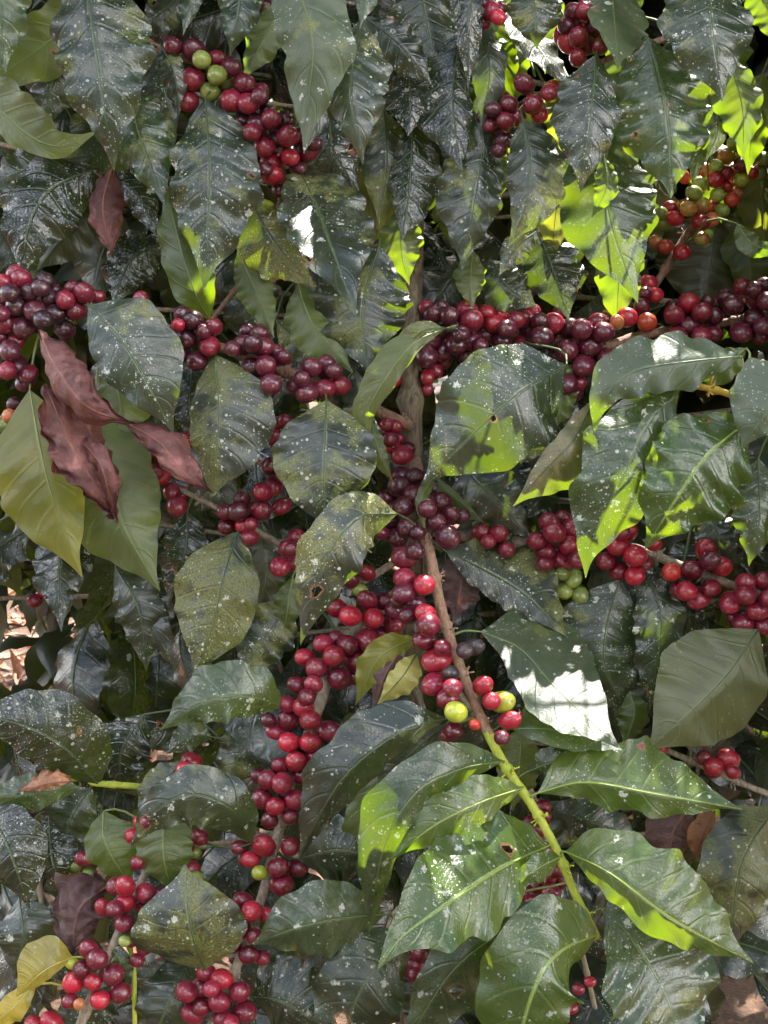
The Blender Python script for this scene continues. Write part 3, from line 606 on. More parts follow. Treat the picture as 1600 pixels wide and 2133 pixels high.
 ('SH','under',U_,[(985,1900,-8),(925,1940,-9),(855,1952,-8)],24,22,{}),
 ('SH','under',U_,[(1088,1510,-3),(1082,1600,-4),(1068,1690,-3)],44,44,{}),
 ('SH','mid',T_,[(1098,1608,-7),(1160,1588,-8),(1240,1600,-7)],28,32,{}),
 ('BC','dark',T_,[(1145,1690,2),(1230,1710,0),(1345,1765,1)],50,48,{}),
 ('BC','mossy',T_,[(1140,1670,2),(1210,1740,1),(1240,1800,2)],46,46,{}),
 ('RB','mossy',T_,[(1620,1680,2),(1545,1800,-1),(1518,2005,0)],78,90,dict(wave=.6,quilt=.8)),
 ('RB','oliveund',U_,[(1580,1312,-1),(1512,1410,-3),(1430,1492,-4),(1343,1568,-4)],114,108,dict(wave=.3,quilt=.5)),
 ('RM','lichen',T_,[(1291,1206,3.5),(1262,1310,3),(1262,1390,3),(1312,1495,4)],96,92,dict(wave=.5,quilt=.8)),
 ('RM','dark',T_,[(1330,1175,4),(1378,1290,2),(1350,1490,3)],52,50,dict(quilt=.5)),
 ('RB','under',U_,[(1312,1440,3),(1322,1490,2),(1298,1556,2)],32,30,{}),
 ('RM','gloss',T_,[(1362,1180,6),(1410,1250,5),(1480,1340,6)],44,44,dict(quilt=2)),
 ('BL','lichen',T_,[(526,1756,-4),(478,1682,-7),(395,1655,-8),(325,1690,-8),(270,1765,-6)],52,68,dict(wave=1.0,fa=.5,fb=.2)),
 ('BL','under',U_,[(345,1680,-3),(340,1780,-5),(360,1862,-4)],60,58,dict(wave=.6)),
 ('BL','under',U_,[(215,1690,-1),(220,1760,-3),(275,1850,-2)],46,62,dict(wave=.6)),
 ('BL','mossy',T_,[(386,1585,1),(325,1640,0),(283,1708,0)],32,30,{}),
 ('BL','mossy',T_,[(426,2020,-5),(404,1960,-8),(390,1880,-8),(385,1800,-6)],100,128,dict(wave=.3,fa=.3,fb=.3,quilt=.4)),
 ('BL','dark',T_,[(395,1995,-1),(352,2090,-4),(300,2210,-3)],62,60,dict(quilt=1.3)),
 ('BL','yellow',T_,[(152,1994,-4),(92,2022,-6),(32,2078,-5)],58,20,dict(wave=.5,fa=.5)),
 ('BL','yellow',T_,[(75,2050,-3),(15,2110,-4),(-50,2150,-3)],28,28,{}),
 ('BLL','gloss',T_,[(-30,1680,0),(20,1770,-3),(62,1895,-2)],70,68,dict(quilt=1.2,wave=.4)),
 ('BLL','gloss',T_,[(100,1690,3),(112,1800,1),(152,1905,2)],58,52,{}),
 ('BLL','dark',T_,[(40,1870,2),(48,1950,0),(30,2042,1)],66,60,dict(wave=.5)),
 ('BLB','mid',T_,[(165,1640,1),(80,1652,-1),(-60,1668,0)],38,34,{}),
 ('BLB','dark',T_,[(190,1640,3),(145,1710,2),(130,1785,3)],58,52,{}),
 ('BL','mid',T_,[(228,1972,-3),(250,2002,-4),(266,2062,-3)],20,20,{}),
 ('BL','dark',T_,[(255,2040,3),(190,2090,3),(120,2180,3)],60,60,{}),
 ('CB','dark',T_,[(640,1960,3),(560,2010,2),(520,2090,3)],60,60,{}),
 ('CB','dark',T_,[(880,1960,2),(900,2050,1),(880,2180,2)],70,70,{}),
]
for k, (x, y, dx, d) in enumerate(((1010,-40,20,8),(1075,60,-25,9),(1165,150,20,9),(1290,60,25,10),(1345,150,-20,10),(1430,130,15,10),(1530,20,-15,8),(1590,150,-20,9),(1180,330,-20,9),
        (1455,250,30,18),(1380,330,-20,18),(1000,210,15,10),(930,330,20,10),(1120,-60,10,9),(1580,330,10,19),(1540,430,20,19),(1300,470,-10,12),(760,330,15,9),(700,100,15,8),(930,-60,15,9))):
    LV.append(('TR' if x > 1000 else 'TCM', ('under', 'underpale', 'ylunder')[k % 3], U_, [(x, y, d), (x + dx, y + 100, d - 2), (x + dx * 1.6, y + 215, d - 1)], 46, 48, {}))
# dead leaves lodged in the twigs: (look, points, half widths, options, label)
DEAD = [
 ('dead', [(150,900,-4),(205,960,-8),(225,1020,-8),(245,1090,-5)], 50,40, dict(fa=1.4,fb=-.9,wave=1.4,quilt=2.5,roll=2.0,crumple=3.0), 'rolled tube-like brown dead leaf, lowest of the hanging brown ones at left'),
 ('dead', [(82,688,-6),(122,775,-9),(185,850,-10),(285,882,-8)], 60,70, dict(fa=.9,fb=-.6,wave=1.0,quilt=2.8,roll=1.9,crumple=2.4), 'large curled red-brown dead leaf caught just below the leftmost dark cherry cluster'),
 ('dead', [(95,800,-5),(150,930,-7),(200,1010,-7),(235,1082,-5)], 68,60, dict(fa=-.7,fb=1.0,wave=1.5,quilt=2.2,roll=1.7,crumple=4.0), 'crumpled brown dead leaf hanging straight down under the large curled one'),
 ('dead', [(262,880,-5),(335,925,-7),(385,985,-7),(444,1027,-5)], 38,46, dict(fa=-.6,fb=.7,wave=1.2,quilt=2.4,roll=1.7,crumple=2.0), 'slim pointed brown dead leaf slanting down below the green leaf with white lichen rosettes'),
 ('dead', [(236,345,1),(214,430,0),(236,540,1)], 32,34, dict(fa=.3,fb=.4,roll=1,crumple=1), 'flat dull maroon dead leaf hanging in the shade at upper left'),
 ('deadtan', [(150,1628,-2),(100,1632,-3),(35,1650,-2)], 24,16, dict(fa=.7,fb=.4,wave=2,roll=1.4,crumple=2), 'small tan dried leaf curled on the green twig at lower left'),
 ('deadpurple', [(225,1845,-1),(165,1895,-3),(150,1995,-2)], 66,50, dict(fa=.4,fb=.4,wave=2.4,quilt=1.6,roll=1.1,crumple=2.6), 'crumpled purple-brown dead leaf behind the lower left cherry cluster'),
 ('deadpurple', [(975,1130,3),(962,1210,2),(945,1300,3)], 42,44, dict(fa=.6,wave=1.6,quilt=1.4), 'dark brown dead leaf hanging right behind the upper part of the reddish shoot'),
 ('deadtan', [(1490,1690,4),(1462,1740,3),(1450,1795,4)], 26,22, dict(fa=.5), 'small orange-brown dead leaf in the shade under the wavy green leaf tip at lower right'),
 ('deadpurple', [(1440,1675,6),(1400,1740,5),(1400,1820,6)], 56,52, dict(fa=.4), 'broad dull brown dead leaf in the shade left of the small orange-brown one'),
 ('deadpurple', [(850,1335,-3),(805,1400,-5),(780,1480,-4)], 26,30, dict(fa=.5,wave=1.2), 'dark brown withered leaf between the yellow-green leaf and the reddish shoot'),
]
# ---------------------------------------------------------------- cherries: branch -> "x y [colour][radius]" (default colour first)
CH = {
 'TL': ('d', 22, "360 96;404 105 d24;452 122 m19;481 140;401 165 m25;509 175 m24;392 210 m23;483 210 m26;518 215 m23;541 205 d19;543 190 m18;420 124 g20;452 156 g21;471 168 g19;438 191 g21;541 201 d18;537 259 d23;565 248 m22;595 252;600 283 m24;550 304 m24;628 283 d18;641 315 m22;604 327 r20;565 336 r23;567 364 r23;534 336 d17;581 395 d17;602 444 d17;507 252 d18;525 275 m20;556 238;553 352 d17;575 290 d20;520 245 d22;655 300 d16;620 350 d16"),
 'TR': ('m', 20, "1059 217;1092 175 d21;1110 217 m22;1036 185 r16;1145 192 m19;1152 182 r16;1054 252;1078 245 m19;1050 292 d20;1040 312 d18;1124 238 r18;1045 205 d20;1013 245 d17;1041 276 d19;1020 262 d16;1028 228 d18;1194 28 m19;1218 24;1180 56 d18;1203 52 m20;1169 75 r17;1183 92 r19;1204 78;1222 93 m22;1204 121 r18;1250 98 m17;1236 60 d18;1222 10 m16;1250 70 d18"),
 'TC': ('d', 18, "1006 7;1024 21 m18;1006 45 m18;1038 35 r17;1043 18 m14;990 25;553 12 d18;570 30 d16;540 40 d16"),
 'UR': ('y', 17, "1512 327;1544 343 m17;1565 360 o15;1544 375 l17;1512 361 r16;1467 354;1490 375 r17;1512 388 o15;1458 384 g17;1495 406 g16;1524 416 o17;1533 402 y15;1432 427 o15;1434 434 y18;1462 427 y18;1488 432 o16;1504 438 g15;1483 457 y16;1460 463 r19;1397 434 r17;1407 455 r17;1386 465 g17;1462 497 y15;1386 513 o17;1367 504 y15;1420 525 r18;1446 402 g17;1425 368 o14;1530 298 g16;1565 305 g17;1572 322 g15;1579 357 g17;1544 325 l13;1351 590 r19;1364 614 r18;1378 445 g15;1492 345 g15;1590 330 g16;1345 610 d15"),
 'R': ('d', 21, "888 642 m18;919 642 d18;902 655;936 657;972 650 m24;982 667 m25;1013 653 r20;1048 656 r21;1029 674 r20;947 685 d23;1055 684 d23;1076 667 m20;898 709 d21;922 730 d23;951 716 d24;982 709 d22;1013 698 d21;1045 710;887 741 d24;922 748 d22;940 712;960 695 d18;1000 720 d18;1092 664 m20;1057 684;1101 686;1152 674 m24;1124 670;1127 702 d25;1187 684 d22;1212 686 d24;1243 674 m21;1257 692 d23;1145 695 d17;1180 730 d26;1159 713;1229 719 d26;1085 716 m17;1047 709;1264 743 d21;1215 761 d25;1204 797 m18;1183 800;1194 818;1187 772 g13;1257 667;1159 740 d17;1236 755 d19;1110 650 m17;1168 655 d18;970 740 d20;905 770 m17;890 785 r15;889 810 m14;821 788 r18;1306 661 r22;1348 671 o21;1337 639 d17;1285 671 y15;1404 657 m21;1434 632 r23;1462 650 m22;1487 659;1436 678 d22;1411 700 m22;1462 700 m22;1486 695 m18;1460 723 m17;1401 640 d17;1474 630 d16;1514 622;1549 600 m21;1527 635 d23;1572 605;1572 627 m18;1593 600;1598 627;1570 662 d21;1544 692 d24;1581 697 m19;1600 650;1590 680"),
 'RK': ('m', 18, "820 890;812 915 m19;818 930 r17;838 948 m22;824 915;805 884 m15;850 935 m16"),
 'L': ('p', 21, "7 590 m21;31 572 m19;44 581 m22;63 608 p20;94 586 p20;84 600 p19;35 635 p24;73 646 p23;105 621 p20;116 653 p21;136 625 m21;150 604 m17;175 611 m23;157 648 m22;12 667 m25;7 622 d20;49 681 p24;73 674 p19;133 684 p20;115 607 d16;203 618 m16;35 709 m17;21 730 d22;33 761 d23;16 772 m19;60 779 m19;52 796 d19;140 691 d18;294 622 m17;0 653 d20;20 610;90 665;0 700 d18;381 656 d20;402 667 d23;444 681 m20;388 705 d23;436 720 m23;374 737 d22;364 695 d19;411 751 d23;371 677 r15;425 690 d17;507 719 d23;541 698 d21;549 723 d22;525 765 d22;553 761 d23;486 726 d18;553 796 d22;527 716 d21;547 721 d23;575 740 d22;525 768;564 765 d24;565 800 d24;555 817 d19;649 765 d22;679 765 d23;677 809 m22;711 803 m22;639 817 d24;614 803 d17;628 789 d18;695 772 d18;590 745 d17;515 690 d17"),
 'LM2': ('m', 15, "294 906 d17;273 947 o9;290 947 m10;309 954 m12;322 943 m11;336 957 m11;290 963 g11;325 971 m11;308 978 o13;339 992 r18;329 985 m13;357 1024 m18;369 1055 m21;381 1031 m17;388 912 m14;395 922 r13;572 884 m17;593 877 m15;572 912 m17;565 971 m20;569 1013 m20;550 1027 m21;586 1055 m18;546 1024 m20;591 990 d18"),
 'LM': ('m', 20, "504 1041 d18;469 1066 m19;497 1066 d22;542 1063 m24;472 1096 m18;509 1094 r20;521 1120 m18;523 1092 m15;505 1075 d17;618 1119 m20;599 1143 m20;583 1180 m22;607 1171 m20;610 1145 m18;595 1165 d17"),
 'SH': ('d', 22, "837 992;865 992 d20;831 1013 d24;810 1038 d20;861 1031 d22;905 1017 d20;929 1031 d19;915 1048 d25;884 1045 d20;842 1055 d24;940 1070 d18;961 1076 d17;849 1099 d23;828 1120 d22;810 1085 d19;908 1087 d21;940 1075 d20;933 1119 d27;842 1161 m26;866 1148 d20;842 1204 m23;890 1060 d20;870 1110 d18;884 1218 r23;842 1235 d22;852 1281 d20;887 1278 r22;893 1301 m25;884 1334 m22;922 1348 m18;910 1374 r29;940 1402 k18;905 1425 m26;933 1456 m24;950 1483 l24;943 1432 m20;1006 1428 r21;1024 1460 r20;1047 1462 l24;1062 1500 r20;968 1355 k19;989 1348 k19;945 1522 m20;933 1532 m17;1045 1537 d17;989 1509 o13;865 1255 d20;830 1250 d19;825 1060 d17;795 1110 d15"),
 'LL': ('m', 21, "765 1194 r17;730 1208 m19;702 1267 r22;730 1283 r24;765 1250 m21;777 1288 r24;800 1253 m20;821 1299 m23;842 1260 d22;765 1334 m25;793 1320 m20;820 1270 d20;750 1230 g16;674 1341 m21;723 1344 m23;695 1367 r24;635 1369 r20;660 1392 m24;740 1376 m25;707 1413 m25;653 1425 m20;621 1428 m19;639 1453 m20;737 1411 m17;600 1467 m18;700 1330 d18;632 1474 r22;602 1500 m23;646 1500 r23;602 1546 r23;646 1546 r23;685 1523 m24;576 1526 m18;653 1575 m18;616 1586 r22;583 1596 m18;560 1500 d16;541 1618 m18;558 1625 m22;588 1631 m23;628 1615 m21;546 1664 m23;574 1680 r20;614 1666 m23;653 1596 m16;562 1709 m18;604 1702 m17;595 1655 d18;550 1762 r24;604 1764 m21;523 1790 r19;541 1818 l17;579 1807 m22;620 1807 m20;586 1842 m24;512 1790 m17;500 1765 m16;507 1877 m20;525 1898 r23;500 1935 m24;483 1968 m21;518 1989 m21;546 1995 m16;556 1905 r16;495 1905 o12;530 1950 m17;430 2026 m20;462 2040 r23;420 2059 m24;388 2066 m23;499 2066 m23;457 2087 m23;509 2105 m24;420 2100 m19;465 2121 m21;402 2112 m22;440 2060 m18;480 2130 m18"),
 'RM': ('m', 21, "1001 1108 m20;1038 1112 m20;1055 1145 m18;1017 1128 m16;1145 1091 m22;1155 1110 m23;1117 1127 m20;1136 1147 m23;1185 1136 m22;1190 1103 m22;1169 1169 m23;1134 1173 m18;1204 1166 m20;1172 1082 m18;1287 1136 r24;1323 1157 r24;1262 1169 m21;1290 1189 m21;1323 1199 r22;1309 1108 r20;1362 1133 r17;1344 1173 m16;1295 1110 m18;1399 1192 o21;1441 1187 m23;1470 1146 r21;1479 1168 d22;1504 1180 r22;1418 1229 m21;1430 1231 r23;1456 1246 m23;1483 1225 m19;1553 1213 m21;1553 1238 m23;1593 1211 m22;1521 1255 m22;1581 1269 m24;1549 1295 m23;1530 1285 m18;1593 1299 m20;1600 1247 m20;1145 1201 g15;1194 1205 g19;1175 1232 g17;1208 1240 g17;1170 1195 g15"),
 'BC': ('m', 19, "1131 1681 m17;1134 1700 m15;1106 1713 m17;1120 1727;1117 1748 m17;1134 1769 m17;1141 1828;1166 1835;1159 1814 m17;1148 1860 m21;1091 1860;1110 1881;1147 1884 m21;1190 1926 m18;1211 1919 m18;1176 1891 g12;1120 1845;1229 2045 r12;1190 2100 r14;1205 2060 m13"),
 'CB': ('m', 19, "873 1986 m17;866 2010 m17;860 2030 m15"),
 'RB': ('r', 20, "1516 1583 r24;1486 1597 r21;1467 1579 m17;1486 1605 r18;1527 1609 r15;1332 1552 y14;1380 1560 r13"),
 'BL': ('m', 20, "241 1846 m20;261 1846 r22;303 1860 m22;332 1865 m17;262 1881 r21;215 1890 r18;241 1893 m19;301 1891 m19;331 1893 m16;259 1923 m20;185 1977 m20;203 1998 m23;170 2019 m20;236 2029 m24;194 2045 r19;152 2047 r23;250 2067 m24;208 2082 r21;150 2007 l13;147 2086 m17;165 2092 y13;70 2135 r20;108 2130 r22;294 1713 r17;276 1741 r16;325 1692 r16;304 1716 m16;287 1797 m17;392 1744 m18;416 1744 m18;388 1765 m17;394 1811 m21;406 1832 g19;392 1855 g15;405 1775 g14;385 1605 r20;399 1587 r21;286 2000 m15;275 1960 m14;300 1975 m16;260 1960 g13"),
 'BLL': ('m', 15, "172 1788 m17;188 1790 m15;187 1818 g13;168 1828 g12;195 1838 g12;160 1805 g12"),
}
BR['RK'] = ('T1', 'grey', 6, 4, [(862,960,8),(835,930,7),(800,880,7)])
TREE_LABEL = {
 'T1': 'coffee tree with the upright trunk in the centre and long branches of dark red cherries',
 'T2': 'coffee tree at upper left with large speckled hanging leaves and some green cherries',
 'T3': 'coffee tree at right with half-ripe orange cherries and a yellow twig of wavy leaves',
 'T4': 'coffee tree at the lower left corner with bright red cherries and a yellow blotched leaf',
 'T5': 'shaded coffee tree behind at the far left, above the brown leaf litter',
 'T6': 'shaded coffee tree standing right behind the central trunk',
 'T7': 'shaded coffee tree behind the right-hand branches',
}
GR = 'coffee trees growing close together'
def gpoint(x, y, d):      # ground point below a photo point
    p = P(x, y, d); return (p.x, p.y, 0.0)
TB = {'T1': gpoint(862,1000,8), 'T2': gpoint(-700,900,25), 'T3': gpoint(2400,900,15), 'T4': gpoint(-150,2100,12),
      'T5': gpoint(100,1000,95), 'T6': gpoint(880,1000,62), 'T7': gpoint(1500,1000,80)}
TREES = {}
for k in TREE_LABEL:
    TREES[k] = tag(empty('coffee_tree', TB[k]), TREE_LABEL[k], 'coffee tree', GR)

def stem_mesh(pts, r0, r1, metric=False, rough=0.10, n=None, seg=12):
    a = np.array(pts, float)
    path = catmull(a, n or max(24, len(pts) * 14))
    D = D0 + path[:, 2] / 100
    if not metric:
        p = np.stack([(path[:, 0]-800)*KPX*D, (1066.5-path[:, 1])*KPX*D, -D], 1); W = cam2w(p)
    else: W = path; D = np.ones(len(W)) * D0
    s = np.r_[0, np.cumsum(np.linalg.norm(np.diff(W, axis=0), axis=1))]
    rad = np.linspace(r0, r1, len(W)) * KPX * D
    ringp = 0.045                                  # a swollen node every 4.5 cm
    rad = rad * (1 + 0.40 * np.exp(-((((s + 0.01) % ringp) - ringp/2) / 0.0020) ** 2))
    v, f = tube(W, rad, seg, rough)
    return W, v, f
# trunk of the central tree
tr_pts = [P(866,-700,14), P(866,-60,12), P(862,480,9.5), P(859,600,8), P(857,800,7), P(860,980,8), P(858,1300,10.5)]
tr_pts = [tuple(p) for p in tr_pts]; tr_pts.append((TB['T1'][0], TB['T1'][1], -0.05))
W, v, f = stem_mesh(tr_pts[::-1], 36, 16, metric=True, rough=0.16, n=170, seg=20)
mesh_obj('trunk', v, f, [BK_TRUNK], TREES['T1'], origin=TB['T1'])
def metric_trunk(key, top, r0=34, r1=14):
    b = Vector(TB[key]); tp = Vector(top); pts = [b - Vector((0,0,.05))] + [b.lerp(tp, u) + Vector((.03*math.sin(5*u+b.x*9), .02*math.sin(7*u), 0)) for u in (.2,.4,.6,.8,1)]
    W, v, f = stem_mesh([tuple(p) for p in pts], r0, r1, metric=True, rough=0.14, n=80, seg=14)
    mesh_obj('trunk', v, f, [BK_TRUNK], TREES[key], origin=TB[key])
metric_trunk('T2', (TB['T2'][0]+.05, TB['T2'][1], 2.3)); metric_trunk('T3', (TB['T3'][0]-.05, TB['T3'][1], 2.3))
metric_trunk('T4', (TB['T4'][0], TB['T4'][1], 0.95), 24, 12)
metric_trunk('T5', (TB['T5'][0], TB['T5'][1], 2.2)); metric_trunk('T6', (TB['T6'][0], TB['T6'][1], 2.3)); metric_trunk('T7', (TB['T7'][0], TB['T7'][1], 2.3))

BOBJ, BPATH = {}, {}
for key, (tree, bark, r0, r1, pts) in BR.items():
    if tree == 'T2' and key != 'TL': pts = [(-700, pts[0][1] + 120, 22)] + pts
    if tree == 'T3' : pts = [(2400, pts[0][1] + 150, 14)] + pts
    W, v, f = stem_mesh(pts, r0, r1)
    # dried bracts and fruit stubs round every node
    ss = np.r_[0, np.cumsum(np.linalg.norm(np.diff(W, axis=0), axis=1))]; nn = 0.0125
    while nn < ss[-1]:
        jn = int(np.searchsorted(ss, nn)); jn = min(max(jn, 1), len(W) - 2)
        if key in ('SH', 'LL', 'RM', 'R', 'L', 'LM', 'UR', 'BL', 'TR', 'RB', 'RY'):
            for _ in range(7):
                dv = rng.normal(size=3); tg = W[jn+1] - W[jn-1]; tg /= np.linalg.norm(tg); dv -= tg * dv.dot(tg); dv /= np.linalg.norm(dv); dv = dv + tg * rng.uniform(-.5, .5)
                q0 = W[jn] + dv * 0.003; ln = rng.uniform(.003, .0075)
                tv, tf = tube(np.array([q0, q0 + dv * ln * .5, q0 + dv * ln + rng.normal(size=3) * .0006]), [.0011, .0007, .0009], 5)
                b = len(v); v = v + tv; f = f + [tuple(b + x for x in q) for q in tf]
        nn += 0.045
    mats = [BARK[bark]]; mi = None
    if key == 'SH':                                 # the tip of the shoot is still green
        mats.append(BK_GREEN); z = P(0, 1530, -8).z
        mi = [1 if np.mean([v[i][2] for i in q]) < z else 0 for q in f]
    BOBJ[key] = mesh_obj('branch', v, f, mats, TREES[tree], origin=W[0], mi=mi)
    BPATH[key] = W

def pal(mat): return mat
for i, (bk, mat, top, pts, wa, wb, op) in enumerate(LV):
    op = dict(op); W = BPATH[bk]
    b0 = np.array(P(*pts[0])); an = W[np.argmin(np.linalg.norm(W - b0, axis=1))]
    near = np.linalg.norm(an - b0)
    if near > 0.10: an = b0 + (an - b0) * 0.10 / near
    o = traced_leaf(BOBJ[bk], mat, top, pts, wa, wb, seed=100 + i, anchor=an, **op)
    lab = {'lichen': 'dark leaf spotted with white lichen', 'mossy': 'dark leaf dusted with olive algae', 'yellow': 'yellow blotched leaf',
           'olive': 'curled leaf with brown-olive algae', 'young': 'bright young wavy leaf', 'under': 'leaf showing its olive underside',
           'underpale': 'leaf showing its pale underside', 'ylunder': 'yellow-green leaf seen from below'}.get(mat)
    if lab: o['label'] = lab
for i, (mat, pts, wa, wb, op, lab) in enumerate(DEAD):
    o = traced_leaf(None, mat, True, pts, wa, wb, seed=900 + i, name='dead_leaf', pet=False, N=72, **op)
    tag(o, lab, 'dead leaf', 'dead leaves caught among the branches')

# ---------------------------------------------------------------- cherries
def cherry_mesh(name, mat, elong, flat):
    NS, NR = 22, 16; V = []; UV = []; F = []
    r = 0.0095
    for i in range(NR + 1):
        th = pi * i / NR; u = 1 - i / NR
        for j in range(NS):
            ph = 2*pi*j/NS
            rr = math.sin(th) * (1 + 0.02*math.cos(3*ph))
            z = math.cos(th) * elong
            if th < 0.42: z -= 0.07 * math.cos(th / 0.42 * pi / 2)          # dimple at the navel
            if th > 2.75: z += 0.05 * math.cos((pi - th) / 0.39 * pi / 2)
            V.append((rr * math.cos(ph) * r, rr * math.sin(ph) * r * flat, z * r)); UV.append((j / NS, u))
    for i in range(NR):
        for j in range(NS):
            k = (j + 1) % NS; F.append((i*NS+j, (i+1)*NS+j, (i+1)*NS+k, i*NS+k))
    mi = [0] * len(F)
    tv, tf = tube(np.array([(0,0,-r*elong*0.92),(0,0.0004,-r*elong*1.1),(0,0,-r*elong*1.35)]), [0.0011,0.0009,0.0012], 6)
    n0 = len(V); V += [tuple(x) for x in tv]; UV += [(0,0.1)] * len(tv); F += [tuple(n0+k for k in q) for q in tf]; mi += [1]*len(tf)
    me = bpy.data.meshes.new(name); me.from_pydata(V, [], F); me.materials.append(mat); me.materials.append(PET['std'])
    me.polygons.foreach_set('material_index', mi); me.polygons.foreach_set('use_smooth', [True]*len(F))
    ul = me.uv_layers.new(name='UVMap'); idx = np.zeros(len(me.loops), int); me.loops.foreach_get('vertex_index', idx)
    ul.data.foreach_set('uv', np.array(UV)[idx].ravel()); me.update(); return me
CME = {c: [cherry_mesh('cherry', MC[c], e, fl) for e, fl in ((1.04,.93),(1.14,.90),(1.26,.93))] for c in MC}
placed = []
CLAB = {'g': 'green unripe cherry', 'y': 'yellow turning cherry', 'o': 'orange-red cherry', 'l': 'yellow-green cherry', 'k': 'black dried cherry'}
for bk, (dc, dr, txt) in CH.items():
    W = BPATH[bk]
    Wi = (W - CMn[:3, 3]) @ CMn[:3, :3]                 # branch in camera space
    Wd = -Wi[:, 2]; Wpx = np.stack([Wi[:, 0] / Wd / KPX + 800, 1066.5 - Wi[:, 1] / Wd / KPX], 1)
    for k, item in enumerate(txt.split(';')):
        q = item.split(); x, y = float(q[0]), float(q[1]); c, rp = dc, dr
        if len(q) > 2:
            c = q[2][0]; rp = float(q[2][1:]) if len(q[2]) > 1 else dr
        j = np.argmin(np.linalg.norm(Wpx - (x, y), axis=1)); rho = np.linalg.norm(Wpx[j] - (x, y))
        base = (Wd[j] - D0) * 100
        r_cm = rp * KPX * (D0 + base/100) * 100
        want = base - max(0.9, math.sqrt(max(0, 62**2 - rho**2)) * 0.035)
        best = None
        for st in sorted([s_*0.2 for s_ in range(-14, 30)], key=abs):
            d = want + st; p = np.array(P(x, y, d)); r_m = rp * KPX * (D0 + d/100)
            ok = all(np.linalg.norm(p - pp) > 0.90 * (r_m + pr) for pp, pr in placed)
            if ok: best = (d, p, r_m); break
        if best is None: best = (want, np.array(P(x, y, want)), rp*KPX*(D0+want/100))
        d, p, r_m = best; placed.append((p, r_m))
        me = CME[c][rng.integers(0, 3)]
        o = bpy.data.objects.new('cherry', me); link(o, BOBJ[bk])
        o.location = tuple(p - WPOS[BOBJ[bk].name])
        dirv = Vector(p - W[j]).normalized() + 0.45 * Vector(CAMP - p).normalized() + 0.45 * Vector(rng.normal(size=3)).normalized()
        o.rotation_euler = dirv.to_track_quat('Z', 'Y').to_euler()
        sc_ = r_m / 0.0095 * 1.02; o.scale = (sc_ * rng.uniform(.95, 1.05), sc_, sc_ * rng.uniform(.95, 1.06))
        if c in CLAB: o['label'] = CLAB[c]

# ---------------------------------------------------------------- the shaded trees behind
LIT = [(1150,100,0),(1175,150,-2),(1060,300,-4),(640,430,-4),(612,400,-3),(1440,220,-6),(1400,330,-6),(1545,250,-1),(1240,60,-5),
       (1080,1350,-2),(1130,1380,-3),(1180,1350,-1),(1230,1420,-4),(1180,1500,-7),(1130,1450,-5),(1260,1500,-8),(1200,1400,-5),(1150,1440,-5),(1120,1500,-6),(1180,1530,-6),(1250,1545,-7),(1240,1470,-11),(1110,1350,-7),(1230,1530,-11),(1040,1720,-14),(1090,1740,-12),(960,1720,-15),(870,1780,-19),(950,1850,-18),
       (910,1374,-6),(1047,1460,-8),(1030,1550,-8),(1150,1750,-10),(1220,1880,-10),(1060,1600,-4),(1350,1620,-14),(1400,1860,-16),(1300,1790,-14),
       (290,1110,-1),(1225,1130,-9),(1480,1440,-6),(1430,1510,-6),(770,1700,-5),(555,445,1),(520,560,1),(850,520,3),(715,630,-7),
       (1030,110,3),(1045,360,4),(1255,390,-3),(1000,655,0),(1420,10,-2),(435,885,-5),(800,1000,0),(1516,1583,0),
       (1320,1510,2),(1560,60,-2),(400,480,-5),(1150,1240,-5),(980,1400,-6),(1350,760,-12),(1320,2080,-12),(1290,2000,-12),(1300,2060,-12),(1275,1960,-12),(1330,2120,-12),(1010,2050,-16),(1080,2100,-17),(1130,2030,-16),(1180,1990,-15),(1150,2080,-16)]
LIT += [(x, y, -2 - (y-1320)*0.03 - (x-1080)*0.012) for x in range(1060, 1280, 40) for y in range(1320, 1550, 40) if y > 1320 + (x-1080)*0.5]
LIT += [(x, y, 7) for x in range(980, 1600, 170) for y in range(40, 420, 130)]
LIT += [(x, y, -14) for x in range(840, 1120, 60) for y in range(1720, 1900, 60)] + [(x, 1625 + (x-1200)*0.12, -13) for x in range(1200, 1500, 60)] + [(x, 1780 + (x-1240)*0.55, -14) for x in range(1240, 1500, 50)] + [(x, y, -16) for x in (1040, 1120, 1190) for y in (2000, 2070)]
litp = np.array([tuple(P(*q)) for q in LIT]); gl = []
for gx, gy in ((0,1290),(20,1330),(40,1250),(10,1370),(210,1430),(70,1280)):
    o_ = CAMP; d_ = np.array(P(gx, gy, 0)) - o_; tt = -o_[2] / d_[2]; gl.append(o_ + d_ * tt)
S = np.array(SUN)
def blocks(c, clear=0.050):
    v = c - litp; tt = v @ S; perp = v - tt[:, None] * S
    return bool(np.any((np.linalg.norm(perp, axis=1) < clear) & (tt > 0.02)))
def hits(p0, p1, w=0.034):  # finds leaves in the sun's path to LIT points; those are left out
    a = np.linspace(p0, p1, 6)
    for q in a:
        v = q - litp; tt = v @ S
        if np.any((np.linalg.norm(v - tt[:, None] * S, axis=1) < w) & (tt > 0.015)): return True
    return False
def gblocks(c, clear=0.12):
    v = c - np.array(gl); tt = v @ S; perp = v - tt[:, None] * S
    return bool(np.any((np.linalg.norm(perp, axis=1) < clear) & (tt > 0.1)))

